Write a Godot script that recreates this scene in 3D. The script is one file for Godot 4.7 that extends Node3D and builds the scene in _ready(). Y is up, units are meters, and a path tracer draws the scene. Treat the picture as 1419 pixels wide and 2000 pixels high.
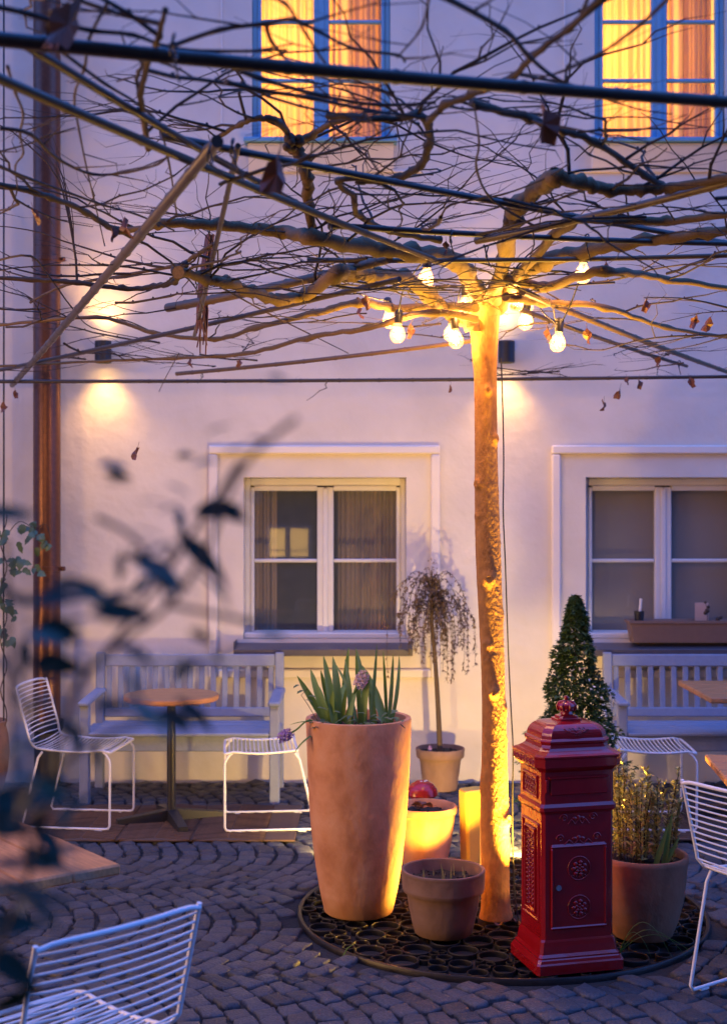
extends Node3D
# A courtyard at dusk: a house front, benches, wire chairs, terracotta pots and a red letter box round a plane tree trained flat on bamboo.

var M := {}
var rng := RandomNumberGenerator.new()


class Shape:
	var v := PackedVector3Array()
	var n := PackedVector3Array()
	var c := PackedColorArray()
	var i := PackedInt32Array()
	var tint := Color.WHITE

	func vert(p: Vector3, nn: Vector3) -> int:
		v.append(p)
		n.append(nn)
		c.append(tint)
		return v.size() - 1

	func tri_i(a: int, b: int, d: int) -> void: # counter-clockwise seen from outside
		i.append(a)
		i.append(d)
		i.append(b)

	func tri(a: Vector3, b: Vector3, d: Vector3) -> void:
		var nn := (b - a).cross(d - a).normalized()
		tri_i(vert(a, nn), vert(b, nn), vert(d, nn))

	func quad(a: Vector3, b: Vector3, d: Vector3, e: Vector3) -> void:
		var nn := (d - a).cross(e - b).normalized()
		var k := vert(a, nn)
		vert(b, nn)
		vert(d, nn)
		vert(e, nn)
		tri_i(k, k + 1, k + 2)
		tri_i(k, k + 2, k + 3)

	func box(at: Vector3, size: Vector3, turn := Basis.IDENTITY, bevel := 0.0) -> void:
		var h := size / 2
		if bevel <= 0.0:
			for s in [[0, 1, 2], [1, 2, 0], [2, 0, 1]]:
				for sg in [-1.0, 1.0]:
					var q := []
					for k in [[-1, -1], [1, -1], [1, 1], [-1, 1]]:
						var p := Vector3.ZERO
						p[s[0]] = sg * h[s[0]]
						p[s[1]] = k[0] * h[s[1]]
						p[s[2]] = k[1] * h[s[2]]
						q.append(at + turn * p)
					if sg > 0:
						quad(q[0], q[1], q[2], q[3])
					else:
						quad(q[3], q[2], q[1], q[0])
			return
		var b := minf(bevel, minf(h.x, minf(h.y, h.z)) * 0.98)
		for s in [[0, 1, 2], [1, 2, 0], [2, 0, 1]]: # faces, then edges, then corners
			for sg in [-1.0, 1.0]:
				var q := []
				for k in [[-1, -1], [1, -1], [1, 1], [-1, 1]]:
					var p := Vector3.ZERO
					p[s[0]] = sg * h[s[0]]
					p[s[1]] = k[0] * (h[s[1]] - b)
					p[s[2]] = k[1] * (h[s[2]] - b)
					q.append(at + turn * p)
				if sg > 0:
					quad(q[0], q[1], q[2], q[3])
				else:
					quad(q[3], q[2], q[1], q[0])
			for s1 in [-1.0, 1.0]:
				for s2 in [-1.0, 1.0]:
					var a := Vector3.ZERO
					a[s[0]] = h[s[0]] - b
					a[s[1]] = s1 * h[s[1]]
					a[s[2]] = s2 * (h[s[2]] - b)
					var d := a
					d[s[1]] = s1 * (h[s[1]] - b)
					d[s[2]] = s2 * h[s[2]]
					var a2 := a
					a2[s[0]] = -a[s[0]]
					var d2 := d
					d2[s[0]] = -d[s[0]]
					if s1 * s2 < 0:
						quad(at + turn * a2, at + turn * a, at + turn * d, at + turn * d2)
					else:
						quad(at + turn * a, at + turn * a2, at + turn * d2, at + turn * d)
		for sx in [-1.0, 1.0]:
			for sy in [-1.0, 1.0]:
				for sz in [-1.0, 1.0]:
					var a := Vector3(sx * h.x, sy * (h.y - b), sz * (h.z - b))
					var d := Vector3(sx * (h.x - b), sy * h.y, sz * (h.z - b))
					var e := Vector3(sx * (h.x - b), sy * (h.y - b), sz * h.z)
					if sx * sy * sz > 0:
						tri(at + turn * a, at + turn * d, at + turn * e)
					else:
						tri(at + turn * a, at + turn * e, at + turn * d)

	func tube(p: Array, r: Array, sides := 8, caps := true) -> void:
		var m := p.size()
		var t0: Vector3 = (p[1] - p[0]).normalized()
		var u := t0.cross(Vector3.UP if absf(t0.y) < 0.9 else Vector3.RIGHT).normalized()
		var first := v.size()
		for k in m:
			var t: Vector3 = (p[mini(k + 1, m - 1)] - p[maxi(k - 1, 0)]).normalized()
			u = (u - t * u.dot(t)).normalized()
			var w := t.cross(u)
			var rr: float = r[mini(k, r.size() - 1)]
			for j in sides:
				var a := TAU * j / sides
				var d := u * cos(a) + w * sin(a)
				vert(p[k] + d * rr, d)
		for k in m - 1:
			for j in sides:
				var a := first + k * sides + j
				var b := first + k * sides + (j + 1) % sides
				tri_i(a, b, b + sides)
				tri_i(a, b + sides, a + sides)
		if caps:
			for e in 2:
				var k := 0 if e == 0 else m - 1
				var t: Vector3 = (p[0] - p[1]).normalized() if e == 0 else (p[m - 1] - p[m - 2]).normalized()
				var mid := vert(p[k], t)
				var ring := []
				for j in sides:
					ring.append(vert(v[first + k * sides + j], t))
				for j in sides:
					if e == 0:
						tri_i(mid, ring[(j + 1) % sides], ring[j])
					else:
						tri_i(mid, ring[j], ring[(j + 1) % sides])

	func lathe(prof: Array, seg := 40, at := Vector3.ZERO, squash := Vector3.ONE) -> void: # prof: Vector2(radius, height) from the outside bottom up
		var m := prof.size()
		for k in m - 1:
			var a: Vector2 = prof[k]
			var b: Vector2 = prof[k + 1]
			if a.distance_to(b) < 1e-6:
				continue
			var d := (b - a).normalized()
			var nn := Vector2(d.y, -d.x)
			var na := nn
			var nb := nn
			if k > 0:
				var e: Vector2 = (a - prof[k - 1]).normalized()
				if e.dot(d) > 0.75:
					na = (nn + Vector2(e.y, -e.x)).normalized()
			if k < m - 2:
				var e: Vector2 = (prof[k + 2] - b).normalized()
				if e.dot(d) > 0.75:
					nb = (nn + Vector2(e.y, -e.x)).normalized()
			var first := v.size()
			for j in seg:
				var t := TAU * j / seg
				var o := Vector3(cos(t), 0, -sin(t))
				vert(at + (o * a.x + Vector3.UP * a.y) * squash, o * na.x + Vector3.UP * na.y)
				vert(at + (o * b.x + Vector3.UP * b.y) * squash, o * nb.x + Vector3.UP * nb.y)
			for j in seg:
				var q := first + 2 * j
				var w := first + 2 * ((j + 1) % seg)
				tri_i(q, w, w + 1)
				tri_i(q, w + 1, q + 1)

	func loft(levels: Array, cap := true) -> void: # each level: half width, half depth, corner cut, height: an eight-sided section
		var rings := []
		for l in levels:
			var x: float = l[0]
			var z: float = l[1]
			var k: float = l[2]
			var y: float = l[3]
			rings.append([Vector3(x, y, -z + k), Vector3(x - k, y, -z), Vector3(-x + k, y, -z), Vector3(-x, y, -z + k), Vector3(-x, y, z - k), Vector3(-x + k, y, z), Vector3(x - k, y, z), Vector3(x, y, z - k)])
		for a in rings.size() - 1:
			for j in 8:
				var e := (j + 1) % 8
				quad(rings[a][j], rings[a][e], rings[a + 1][e], rings[a + 1][j])
		if cap:
			var top: Array = rings[-1]
			for j in range(1, 7):
				tri(top[0], top[j], top[j + 1])
			var low: Array = rings[0]
			for j in range(1, 7):
				tri(low[0], low[j + 1], low[j])

	func blob(at: Vector3, r: Vector3, rings := 8, seg := 12) -> void:
		var first := v.size()
		for k in rings + 1:
			var f := PI * k / rings
			for j in seg:
				var t := TAU * j / seg
				var d := Vector3(sin(f) * cos(t), cos(f), -sin(f) * sin(t))
				vert(at + d * r, (d / r).normalized())
		for k in rings:
			for j in seg:
				var a := first + k * seg + j
				var b := first + k * seg + (j + 1) % seg
				if k > 0:
					tri_i(a, b + seg, b)
				if k < rings - 1:
					tri_i(a, a + seg, b + seg)

	func leaf(at: Vector3, along: Vector3, up: Vector3, length: float, width: float, bend := 0.3, fold := 0.25, steps := 5, outline := []) -> void: # a blade with a midrib, drooping by bend
		var t := along.normalized()
		var side := t.cross(up).normalized()
		var nrm := side.cross(t).normalized()
		var first := v.size()
		for k in steps + 1:
			var f := float(k) / steps
			var w: float = outline[k] if outline.size() > k else pow(sin(PI * pow(f, 0.75)), 0.85)
			w = maxf(w, 0.02) * width / 2
			var droop := -bend * f * f * length
			var p := at + t * (f * length * (1.0 - 0.25 * absf(bend) * f)) + nrm * droop
			var tn := (nrm + t * 2.0 * bend * f).normalized()
			vert(p + side * -w + tn * (fold * w), (tn + side * fold).normalized())
			vert(p, tn)
			vert(p + side * w + tn * (fold * w), (tn - side * fold).normalized())
		for k in steps:
			var a := first + 3 * k
			tri_i(a, a + 1, a + 4)
			tri_i(a, a + 4, a + 3)
			tri_i(a + 1, a + 2, a + 5)
			tri_i(a + 1, a + 5, a + 4)

	func mesh(m: Material) -> ArrayMesh:
		var a := []
		a.resize(Mesh.ARRAY_MAX)
		a[Mesh.ARRAY_VERTEX] = v
		a[Mesh.ARRAY_NORMAL] = n
		a[Mesh.ARRAY_COLOR] = c
		a[Mesh.ARRAY_INDEX] = i
		var out := ArrayMesh.new()
		out.add_surface_from_arrays(Mesh.PRIMITIVE_TRIANGLES, a)
		out.surface_set_material(0, m)
		return out


func put(called: String, s: Shape, m: Material, parent: Node = self, at := Vector3.ZERO) -> MeshInstance3D:
	return put_mesh(called, s.mesh(m), parent, at)


func put_mesh(called: String, mesh: Mesh, parent: Node = self, at := Vector3.ZERO) -> MeshInstance3D:
	var o := MeshInstance3D.new()
	o.name = called
	o.mesh = mesh
	parent.add_child(o, true)
	o.position = at
	return o


func node(called: String, parent: Node = self, at := Vector3.ZERO, turn := 0.0) -> Node3D:
	var o := Node3D.new()
	o.name = called
	parent.add_child(o, true)
	o.position = at
	o.rotation.y = turn
	return o


func tag(o: Node, label: String, category: String, group := "", kind := "") -> Node:
	o.set_meta("label", label)
	if category:
		o.set_meta("category", category)
	if group:
		o.set_meta("group", group)
	if kind:
		o.set_meta("kind", kind)
	return o


func lin(r: float, g: float, b: float) -> Color:
	return Color(r, g, b).linear_to_srgb()


func noise_tex(freq: float, low: Color, high: Color, octaves := 4, seed_ := 1, size := 512, kind := FastNoiseLite.TYPE_SIMPLEX_SMOOTH, mid = null) -> NoiseTexture2D:
	var f := FastNoiseLite.new()
	f.noise_type = kind
	f.frequency = freq
	f.fractal_octaves = octaves
	f.seed = seed_
	var t := NoiseTexture2D.new()
	t.width = size
	t.height = size
	t.seamless = true
	t.noise = f
	var g := Gradient.new()
	g.set_color(0, low)
	g.set_color(1, high)
	if mid != null:
		g.add_point(0.5, mid)
	t.color_ramp = g
	return t


func bump_tex(freq: float, strength := 4.0, octaves := 4, seed_ := 1, kind := FastNoiseLite.TYPE_SIMPLEX_SMOOTH) -> NoiseTexture2D:
	var f := FastNoiseLite.new()
	f.noise_type = kind
	f.frequency = freq
	f.fractal_octaves = octaves
	f.seed = seed_
	var t := NoiseTexture2D.new()
	t.width = 512
	t.height = 512
	t.seamless = true
	t.as_normal_map = true
	t.bump_strength = strength
	t.noise = f
	return t


# A surface of colour c (linear), mottled by spread either way, with patches of size metres and fine relief.
func surf(c: Color, rough := 0.8, spread := 0.15, size := 0.5, relief := 0.4, seed_ := 1, freq := 0.012, world := false) -> StandardMaterial3D:
	var m := StandardMaterial3D.new()
	m.albedo_color = c
	m.roughness = rough
	if spread > 0.0:
		var lo := 1.0 - spread
		m.albedo_texture = noise_tex(freq, Color(lo, lo, lo).linear_to_srgb(), Color.WHITE, 5, seed_)
	if relief > 0.0:
		m.normal_enabled = true
		m.normal_texture = bump_tex(0.03, 5.0, 5, seed_ + 7)
		m.normal_scale = relief
	m.uv1_triplanar = true
	m.uv1_world_triplanar = world
	m.uv1_scale = Vector3.ONE / size
	m.vertex_color_use_as_albedo = true
	return m


func plain(c: Color, rough := 0.5, metal := 0.0) -> StandardMaterial3D:
	var m := StandardMaterial3D.new()
	m.albedo_color = c
	m.roughness = rough
	m.metallic = metal
	m.vertex_color_use_as_albedo = true
	return m


func glow(c: Color, energy: float) -> StandardMaterial3D:
	var m := StandardMaterial3D.new()
	m.albedo_color = Color(0.9, 0.8, 0.6)
	m.emission_enabled = true
	m.emission = c
	m.emission_energy_multiplier = energy
	return m


func materials() -> void:
	M.plaster = surf(lin(0.74, 0.66, 0.55), 0.92, 0.16, 2.2, 0.15, 3, 0.006, true)
	M.render_brown = surf(lin(0.10, 0.075, 0.05), 0.95, 0.12, 2.0, 0.05, 4, 0.006)
	M.trim = surf(lin(0.78, 0.70, 0.60), 0.85, 0.06, 1.4, 0.05, 5, 0.008, true)
	M.frame = surf(lin(0.62, 0.60, 0.58), 0.45, 0.06, 0.7, 0.08, 6)
	M.frame_blue = surf(lin(0.15, 0.35, 0.50), 0.42, 0.08, 0.7, 0.08, 7)
	M.sill_metal = surf(lin(0.08, 0.07, 0.08), 0.38, 0.2, 0.5, 0.1, 8)
	M.glass = plain(Color(0.9, 0.95, 1.0, 0.06), 0.02)
	M.glass.transparency = BaseMaterial3D.TRANSPARENCY_ALPHA
	M.interior = surf(lin(0.16, 0.12, 0.09), 0.95, 0.2, 1.0, 0.0, 9)
	M.blind = surf(lin(0.20, 0.165, 0.13), 0.9, 0.06, 0.4, 0.05, 10)
	M.drape = surf(lin(0.22, 0.15, 0.10), 0.95, 0.15, 0.3, 0.1, 11)
	M.copper = surf(lin(0.17, 0.07, 0.04), 0.34, 0.35, 0.5, 0.08, 12, 0.02)
	M.copper.metallic = 0.55
	M.iron = surf(lin(0.03, 0.03, 0.032), 0.5, 0.3, 0.25, 0.35, 13)
	M.grate = surf(lin(0.032, 0.028, 0.026), 0.42, 0.4, 0.2, 0.4, 14)
	M.grate.metallic = 0.4
	M.ground = surf(lin(0.035, 0.032, 0.03), 0.97, 0.5, 0.3, 0.9, 15, 0.03, true)
	M.stone = surf(lin(0.082, 0.083, 0.096), 0.58, 0.55, 0.22, 1.6, 16, 0.03, true)
	M.bench = surf(lin(0.24, 0.27, 0.35), 0.62, 0.12, 0.4, 0.25, 17)
	M.white_metal = plain(lin(0.72, 0.71, 0.70), 0.38)
	M.black_metal = surf(lin(0.02, 0.02, 0.022), 0.45, 0.2, 0.3, 0.1, 18)
	M.zip = plain(lin(0.012, 0.012, 0.012), 0.5)
	M.soil = surf(lin(0.03, 0.022, 0.016), 0.98, 0.5, 0.12, 1.2, 19, 0.04)
	M.mailbox = surf(lin(0.29, 0.004, 0.007), 0.2, 0.12, 0.4, 0.05, 20)
	M.mailbox.clearcoat_enabled = true
	M.mailbox.metallic_specular = 0.5
	M.mailbox.clearcoat = 0.5
	M.mailbox.clearcoat_roughness = 0.06
	M.red_glaze = surf(lin(0.42, 0.02, 0.015), 0.16, 0.25, 0.06, 0.05, 21)
	M.yellow_post = surf(lin(0.66, 0.40, 0.06), 0.45, 0.08, 0.3, 0.05, 22)
	M.steel = plain(lin(0.55, 0.55, 0.56), 0.25, 0.9)
	# wood: grain stretched along x
	M.wood = surf(lin(0.58, 0.26, 0.09), 0.55, 0.45, 0.35, 0.15, 23, 0.02)
	M.wood.uv1_scale = Vector3(0.6, 5.0, 7.0)
	M.mat = surf(lin(0.15, 0.085, 0.05), 0.95, 0.5, 0.2, 0.8, 24, 0.03)
	M.mat.uv1_scale = Vector3(1.2, 5.0, 14.0)
	# terracotta with lime bloom and rusty patches
	M.terra = terracotta(lin(0.52, 0.20, 0.075), lin(0.62, 0.34, 0.19), 31)
	M.terra_grey = terracotta(lin(0.19, 0.105, 0.07), lin(0.26, 0.155, 0.105), 33)
	M.terra_brown = terracotta(lin(0.24, 0.11, 0.055), lin(0.36, 0.19, 0.11), 35)
	# bark
	M.bark = surf(lin(0.46, 0.215, 0.055), 0.85, 0.0, 0.3, 0.8, 41)
	M.bark.albedo_texture = noise_tex(0.014, lin(0.5, 0.45, 0.42), Color.WHITE, 4, 43, 512, FastNoiseLite.TYPE_CELLULAR, lin(0.72, 0.7, 0.62))
	M.bark.uv1_scale = Vector3(5.0, 2.2, 5.0)
	M.branch = surf(lin(0.10, 0.06, 0.03), 0.8, 0.45, 0.15, 0.8, 45, 0.03)
	M.limb_lamplit = surf(lin(0.20, 0.115, 0.042), 0.8, 0.5, 0.15, 1.0, 44, 0.03)  # bark tone, with golden lamp light put into the colour
	M.twig = surf(lin(0.05, 0.029, 0.017), 0.75, 0.35, 0.1, 0.4, 46, 0.03)
	M.bamboo = surf(lin(0.15, 0.09, 0.038), 0.45, 0.4, 0.3, 0.15, 47, 0.02)
	M.bamboo_dark = surf(lin(0.06, 0.04, 0.026), 0.42, 0.4, 0.3, 0.2, 48, 0.02)
	M.dry_leaf = leafy(lin(0.17, 0.06, 0.03), 49)
	M.green = leafy(lin(0.14, 0.26, 0.045), 50)
	M.green_dark = leafy(lin(0.03, 0.065, 0.03), 51)
	M.teal_leaf = leafy(lin(0.012, 0.030, 0.022), 52)
	M.teal_leaf.metallic_specular = 0.22
	M.cone_leaf = leafy(lin(0.05, 0.10, 0.022), 53)
	M.variegated = leafy(lin(0.42, 0.38, 0.12), 54)
	M.ivy = leafy(lin(0.09, 0.16, 0.08), 55)
	M.weeping = leafy(lin(0.19, 0.12, 0.065), 56)
	M.petal_pink = leafy(lin(0.75, 0.52, 0.47), 57)
	M.petal_purple = leafy(lin(0.36, 0.20, 0.50), 58)
	M.cable = plain(lin(0.015, 0.015, 0.015), 0.45)
	M.filament = glow(Color(1.0, 0.72, 0.34), 16.0)
	M.bulb_glass = plain(Color(1.0, 0.86, 0.62, 0.08), 0.03)
	M.bulb_glass.emission_enabled = true
	M.bulb_glass.emission = Color(1.0, 0.66, 0.28)
	M.bulb_glass.emission_energy_multiplier = 0.8
	M.bulb_glass.transparency = BaseMaterial3D.TRANSPARENCY_ALPHA
	M.lens = glow(Color(1.0, 0.80, 0.45), 30.0)
	M.sheer = plain(lin(0.85, 0.70, 0.42), 0.95)
	M.sheer.backlight_enabled = true
	M.sheer.backlight = Color(1.0, 0.93, 0.75)
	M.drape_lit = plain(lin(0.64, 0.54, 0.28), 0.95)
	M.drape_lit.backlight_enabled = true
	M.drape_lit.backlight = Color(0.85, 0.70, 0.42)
	M.room_light = surf(lin(0.75, 0.62, 0.42), 0.95, 0.05, 1.0, 0.0, 59)
	M.far_pane = glow(Color(1.0, 0.78, 0.42), 2.6)
	M.paper = plain(lin(0.45, 0.30, 0.24), 0.9)


func leafy(c: Color, seed_: int) -> StandardMaterial3D:
	var m := surf(c, 0.5, 0.3, 0.06, 0.3, seed_, 0.02)
	m.backlight_enabled = true
	m.backlight = Color(0.45, 0.45, 0.3)
	return m


func terracotta(c: Color, bloom: Color, seed_: int) -> StandardMaterial3D:
	var m := surf(c, 0.85, 0.0, 0.55, 0.35, seed_)
	var mid := c.lerp(bloom, 0.45)
	m.albedo_color = Color.WHITE
	m.albedo_texture = noise_tex(0.010, c.darkened(0.16), bloom, 6, seed_ + 1, 512, FastNoiseLite.TYPE_SIMPLEX_SMOOTH, mid)
	m.uv1_scale = Vector3(1.5, 0.8, 1.5)
	return m


func _ready() -> void:
	rng.seed = 20
	# camera: eye at standing height, level, focused on the tree and the letter box
	var cam := Camera3D.new()
	cam.name = "camera"
	add_child(cam)
	cam.position = Vector3(0, 1.8, 0)
	var lens := CameraAttributesPhysical.new()
	lens.frustum_focal_length = 31.2
	lens.frustum_focus_distance = 5.25
	lens.exposure_aperture = 2.0
	lens.frustum_near = 0.05
	lens.frustum_far = 300.0
	cam.attributes = lens
	cam.current = true
	# dusk sky
	var sky := ProceduralSkyMaterial.new()
	sky.sky_top_color = lin(0.065, 0.235, 0.95)
	sky.sky_horizon_color = lin(0.13, 0.27, 0.88)
	sky.sky_curve = 0.2
	sky.ground_bottom_color = lin(0.05, 0.05, 0.07)
	sky.ground_horizon_color = lin(0.08, 0.08, 0.12)
	var env := Environment.new()
	env.background_mode = Environment.BG_SKY
	env.sky = Sky.new()
	env.sky.sky_material = sky
	env.background_energy_multiplier = 2.75
	env.tonemap_mode = Environment.TONE_MAPPER_LINEAR
	env.tonemap_exposure = 1.0
	env.sdfgi_enabled = true
	env.ssao_enabled = true
	env.ssil_enabled = true
	var w := WorldEnvironment.new()
	w.name = "dusk"
	w.environment = env
	add_child(w)
	materials()
	house()
	unseen_opposite_house()
	unseen_side_wing()
	ground()
	downpipe()
	for x in [-1.123, 2.16]:
		bench(x)
	wall_lamp(-1.706, "dark cylinder wall lamp beside the copper downpipe")
	wall_lamp(0.937, "dark cylinder wall lamp behind the tree trunk")
	furniture()
	pots()
	letter_box()
	unseen_spotlights()
	tree()
	string_lights()
	plants()
	foreground_shrub()
	small_things()


const Z0 := -8.84


func house() -> void:
	var h := tag(node("townhouse"), "cream plastered house front with blue upper windows behind the benches", "house")
	var holes := [[-0.797, 0.284, 0.957, 2.031], [1.474, 2.555, 0.957, 2.031], [-0.74, 0.178, 4.255, 5.80], [1.532, 2.40, 4.255, 5.80]]
	var s := Shape.new()
	var xs := [-9.0, 9.0]
	var ys := [0.0, 7.6]
	for o in holes:
		xs.append_array([o[0], o[1]])
		ys.append_array([o[2], o[3]])
	xs.sort()
	ys.sort()
	for a in xs.size() - 1:
		for b in ys.size() - 1:
			var mx: float = (xs[a] + xs[a + 1]) / 2
			var my: float = (ys[b] + ys[b + 1]) / 2
			if ys[b + 1] - ys[b] < 0.001 or holes.any(func(o): return mx > o[0] and mx < o[1] and my > o[2] and my < o[3]):
				continue
			s.quad(Vector3(xs[a], ys[b], Z0), Vector3(xs[a + 1], ys[b], Z0), Vector3(xs[a + 1], ys[b + 1], Z0), Vector3(xs[a], ys[b + 1], Z0))
	for o in holes: # reveals
		var d := 0.4
		s.quad(Vector3(o[0], o[2], Z0 - d), Vector3(o[1], o[2], Z0 - d), Vector3(o[1], o[2], Z0), Vector3(o[0], o[2], Z0))
		s.quad(Vector3(o[0], o[3], Z0), Vector3(o[1], o[3], Z0), Vector3(o[1], o[3], Z0 - d), Vector3(o[0], o[3], Z0 - d))
		s.quad(Vector3(o[0], o[2], Z0 - d), Vector3(o[0], o[2], Z0), Vector3(o[0], o[3], Z0), Vector3(o[0], o[3], Z0 - d))
		s.quad(Vector3(o[1], o[2], Z0), Vector3(o[1], o[2], Z0 - d), Vector3(o[1], o[3], Z0 - d), Vector3(o[1], o[3], Z0))
	var zb := Z0 - 6.0 # sides, back and top of the block
	s.quad(Vector3(9, 0, Z0), Vector3(9, 0, zb), Vector3(9, 7.6, zb), Vector3(9, 7.6, Z0))
	s.quad(Vector3(-9, 0, zb), Vector3(-9, 0, Z0), Vector3(-9, 7.6, Z0), Vector3(-9, 7.6, zb))
	s.quad(Vector3(9, 0, zb), Vector3(-9, 0, zb), Vector3(-9, 7.6, zb), Vector3(9, 7.6, zb))
	s.quad(Vector3(-9, 7.6, Z0), Vector3(9, 7.6, Z0), Vector3(9, 7.6, zb), Vector3(-9, 7.6, zb))
	put("wall", s, M.plaster, h)
	# lower windows with plaster surrounds
	for k in 2:
		var o: Array = holes[k]
		var wn := window(h, o, 0.13, M.frame, [0.5], 0.062, 0.088, 0.11)
		if k == 0:
			room(wn, o, 1.6, M.interior)
			curtain(wn, o[0] + 0.62, o[1] - 0.05, o, Z0 - 0.34, M.drape, 0.02, 13.0)
			curtain(wn, o[0] + 0.02, o[0] + 0.20, o, Z0 - 0.34, M.drape, 0.02, 5.0)
			wn.set_meta("label", "dark lower window reflecting two lit panes")
		else:
			room(wn, o, 1.6, M.interior)
			var bl := Shape.new()
			bl.box(Vector3((o[0] + o[1]) / 2, (o[2] + o[3]) / 2, Z0 - 0.24), Vector3(o[1] - o[0] - 0.02, o[3] - o[2] - 0.02, 0.004))
			put("blind", bl, M.blind, wn)
			wn.set_meta("label", "lower window with a drawn grey-brown blind")
		var f := Shape.new()
		var ox0: float = o[0] - 0.228
		var ox1: float = o[1] + 0.221
		var oy0 := 0.70
		var oy1: float = o[3] + 0.211
		f.box(Vector3((ox0 + ox1) / 2, oy1 - 0.029, Z0 + 0.016), Vector3(ox1 - ox0, 0.058, 0.034), Basis.IDENTITY, 0.009)
		f.box(Vector3((ox0 + ox1) / 2, oy0 + 0.029, Z0 + 0.0155), Vector3(ox1 - ox0 - 0.12, 0.058, 0.033), Basis.IDENTITY, 0.009)
		for x in [ox0 + 0.029, ox1 - 0.029]:
			f.box(Vector3(x, (oy0 + oy1) / 2 - 0.03, Z0 + 0.0155), Vector3(0.058, oy1 - oy0 - 0.06, 0.033), Basis.IDENTITY, 0.009)
		put("window_surround", f, M.trim, h)
		var sl := Shape.new() # folded metal sill with a drip edge
		var sx0: float = o[0] - 0.048
		var sx1: float = o[1] + 0.036
		sl.box(Vector3((sx0 + sx1) / 2, 0.925, Z0 + 0.03), Vector3(sx1 - sx0, 0.006, 0.30), Basis(Vector3.RIGHT, 0.14), 0.002)
		sl.box(Vector3((sx0 + sx1) / 2, 0.884, Z0 + 0.177), Vector3(sx1 - sx0, 0.044, 0.008), Basis.IDENTITY, 0.002)
		for x in [sx0 + 0.003, sx1 - 0.003]:
			sl.box(Vector3(x, 0.92, Z0 + 0.085), Vector3(0.006, 0.07, 0.176), Basis.IDENTITY, 0.002)
		put("sill", sl, M.sill_metal, h)
		var wb := Shape.new()
		wb.box(Vector3((o[0] + o[1]) / 2, 0.9775, Z0 - 0.06), Vector3(o[1] - o[0] - 0.004, 0.035, 0.09), Basis.IDENTITY, 0.006)
		put("window_board", wb, M.frame, h)
	# upper windows, lit from inside
	for k in [2, 3]:
		var o: Array = holes[k]
		var wn := window(h, o, 0.035, M.frame_blue, [0.26, 0.53, 0.80], 0.06, 0.05, 0.10)
		wn.set_meta("label", "lit upper window with glowing yellow curtains")
		room(wn, o, 1.5, M.room_light)
		curtain(wn, o[0] + 0.02, o[1] - 0.27 + 0.04 * (k - 2), o, Z0 - 0.26, M.sheer, 0.036, 12.0)
		curtain(wn, o[1] - 0.26 + 0.04 * (k - 2), o[1] - 0.02, o, Z0 - 0.285, M.drape_lit, 0.026, 5.0)
		var lamp := AreaLight3D.new()  # unseen lamp behind the curtains, off to one side to bring out the folds
		lamp.name = "unseen_room_lamp_light"
		lamp.area_size = Vector2(0.3, 0.6)
		lamp.light_color = Color(1.0, 0.75, 0.39)
		lamp.light_energy = 4.2
		lamp.shadow_enabled = true
		lamp.position = Vector3(o[0] + 0.12, (o[2] + o[3]) / 2 - 0.1, Z0 - 1.0)
		lamp.rotation.y = PI
		wn.add_child(lamp, true)
		var lp := Shape.new()
		lp.box(Vector3(o[0] + 0.12, (o[2] + o[3]) / 2 - 0.1, Z0 - 1.03), Vector3(0.32, 0.62, 0.02), Basis.IDENTITY, 0.005)
		put("unseen_room_lamp", lp, glow(Color(1.0, 0.80, 0.45), 2.0), wn)
		var sl := Shape.new()
		sl.box(Vector3((o[0] + o[1]) / 2, o[2] - 0.008, Z0 + 0.045), Vector3(o[1] - o[0] + 0.09, 0.03, 0.15), Basis(Vector3.RIGHT, 0.05), 0.005)
		put("sill", sl, M.frame_blue, h)
		var ap := Shape.new() # plaster apron that slants back to the wall
		var x0: float = o[0] - 0.02
		var x1: float = o[1] + 0.02
		var yt: float = o[2] - 0.03
		var pr := [Vector2(0.0, yt), Vector2(0.085, yt), Vector2(0.085, yt - 0.02), Vector2(0.018, yt - 0.17), Vector2(0.0, yt - 0.17)]
		for q in 4:
			var a: Vector2 = pr[q]
			var b: Vector2 = pr[q + 1]
			ap.quad(Vector3(x0, a.y, Z0 + a.x), Vector3(x0, b.y, Z0 + b.x), Vector3(x1, b.y, Z0 + b.x), Vector3(x1, a.y, Z0 + a.x))
		for x in [x0, x1]:
			for q in range(1, 4):
				if x == x0:
					ap.tri(Vector3(x, pr[0].y, Z0), Vector3(x, pr[q + 1].y, Z0 + pr[q + 1].x), Vector3(x, pr[q].y, Z0 + pr[q].x))
				else:
					ap.tri(Vector3(x, pr[0].y, Z0), Vector3(x, pr[q].y, Z0 + pr[q].x), Vector3(x, pr[q + 1].y, Z0 + pr[q + 1].x))
		put("apron", ap, M.trim, h)
		var bd := Shape.new()
		bd.box(Vector3((o[0] + o[1]) / 2, 4.06, Z0 + 0.006), Vector3(o[1] - o[0] + 0.42, 0.014, 0.016), Basis.IDENTITY, 0.003)
		for x in [o[0] - 0.2, o[1] + 0.2]:
			bd.box(Vector3(x, 5.0, Z0 + 0.004), Vector3(0.012, 1.86, 0.010), Basis.IDENTITY, 0.003)
		put("plaster_band", bd, M.trim, h)


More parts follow.
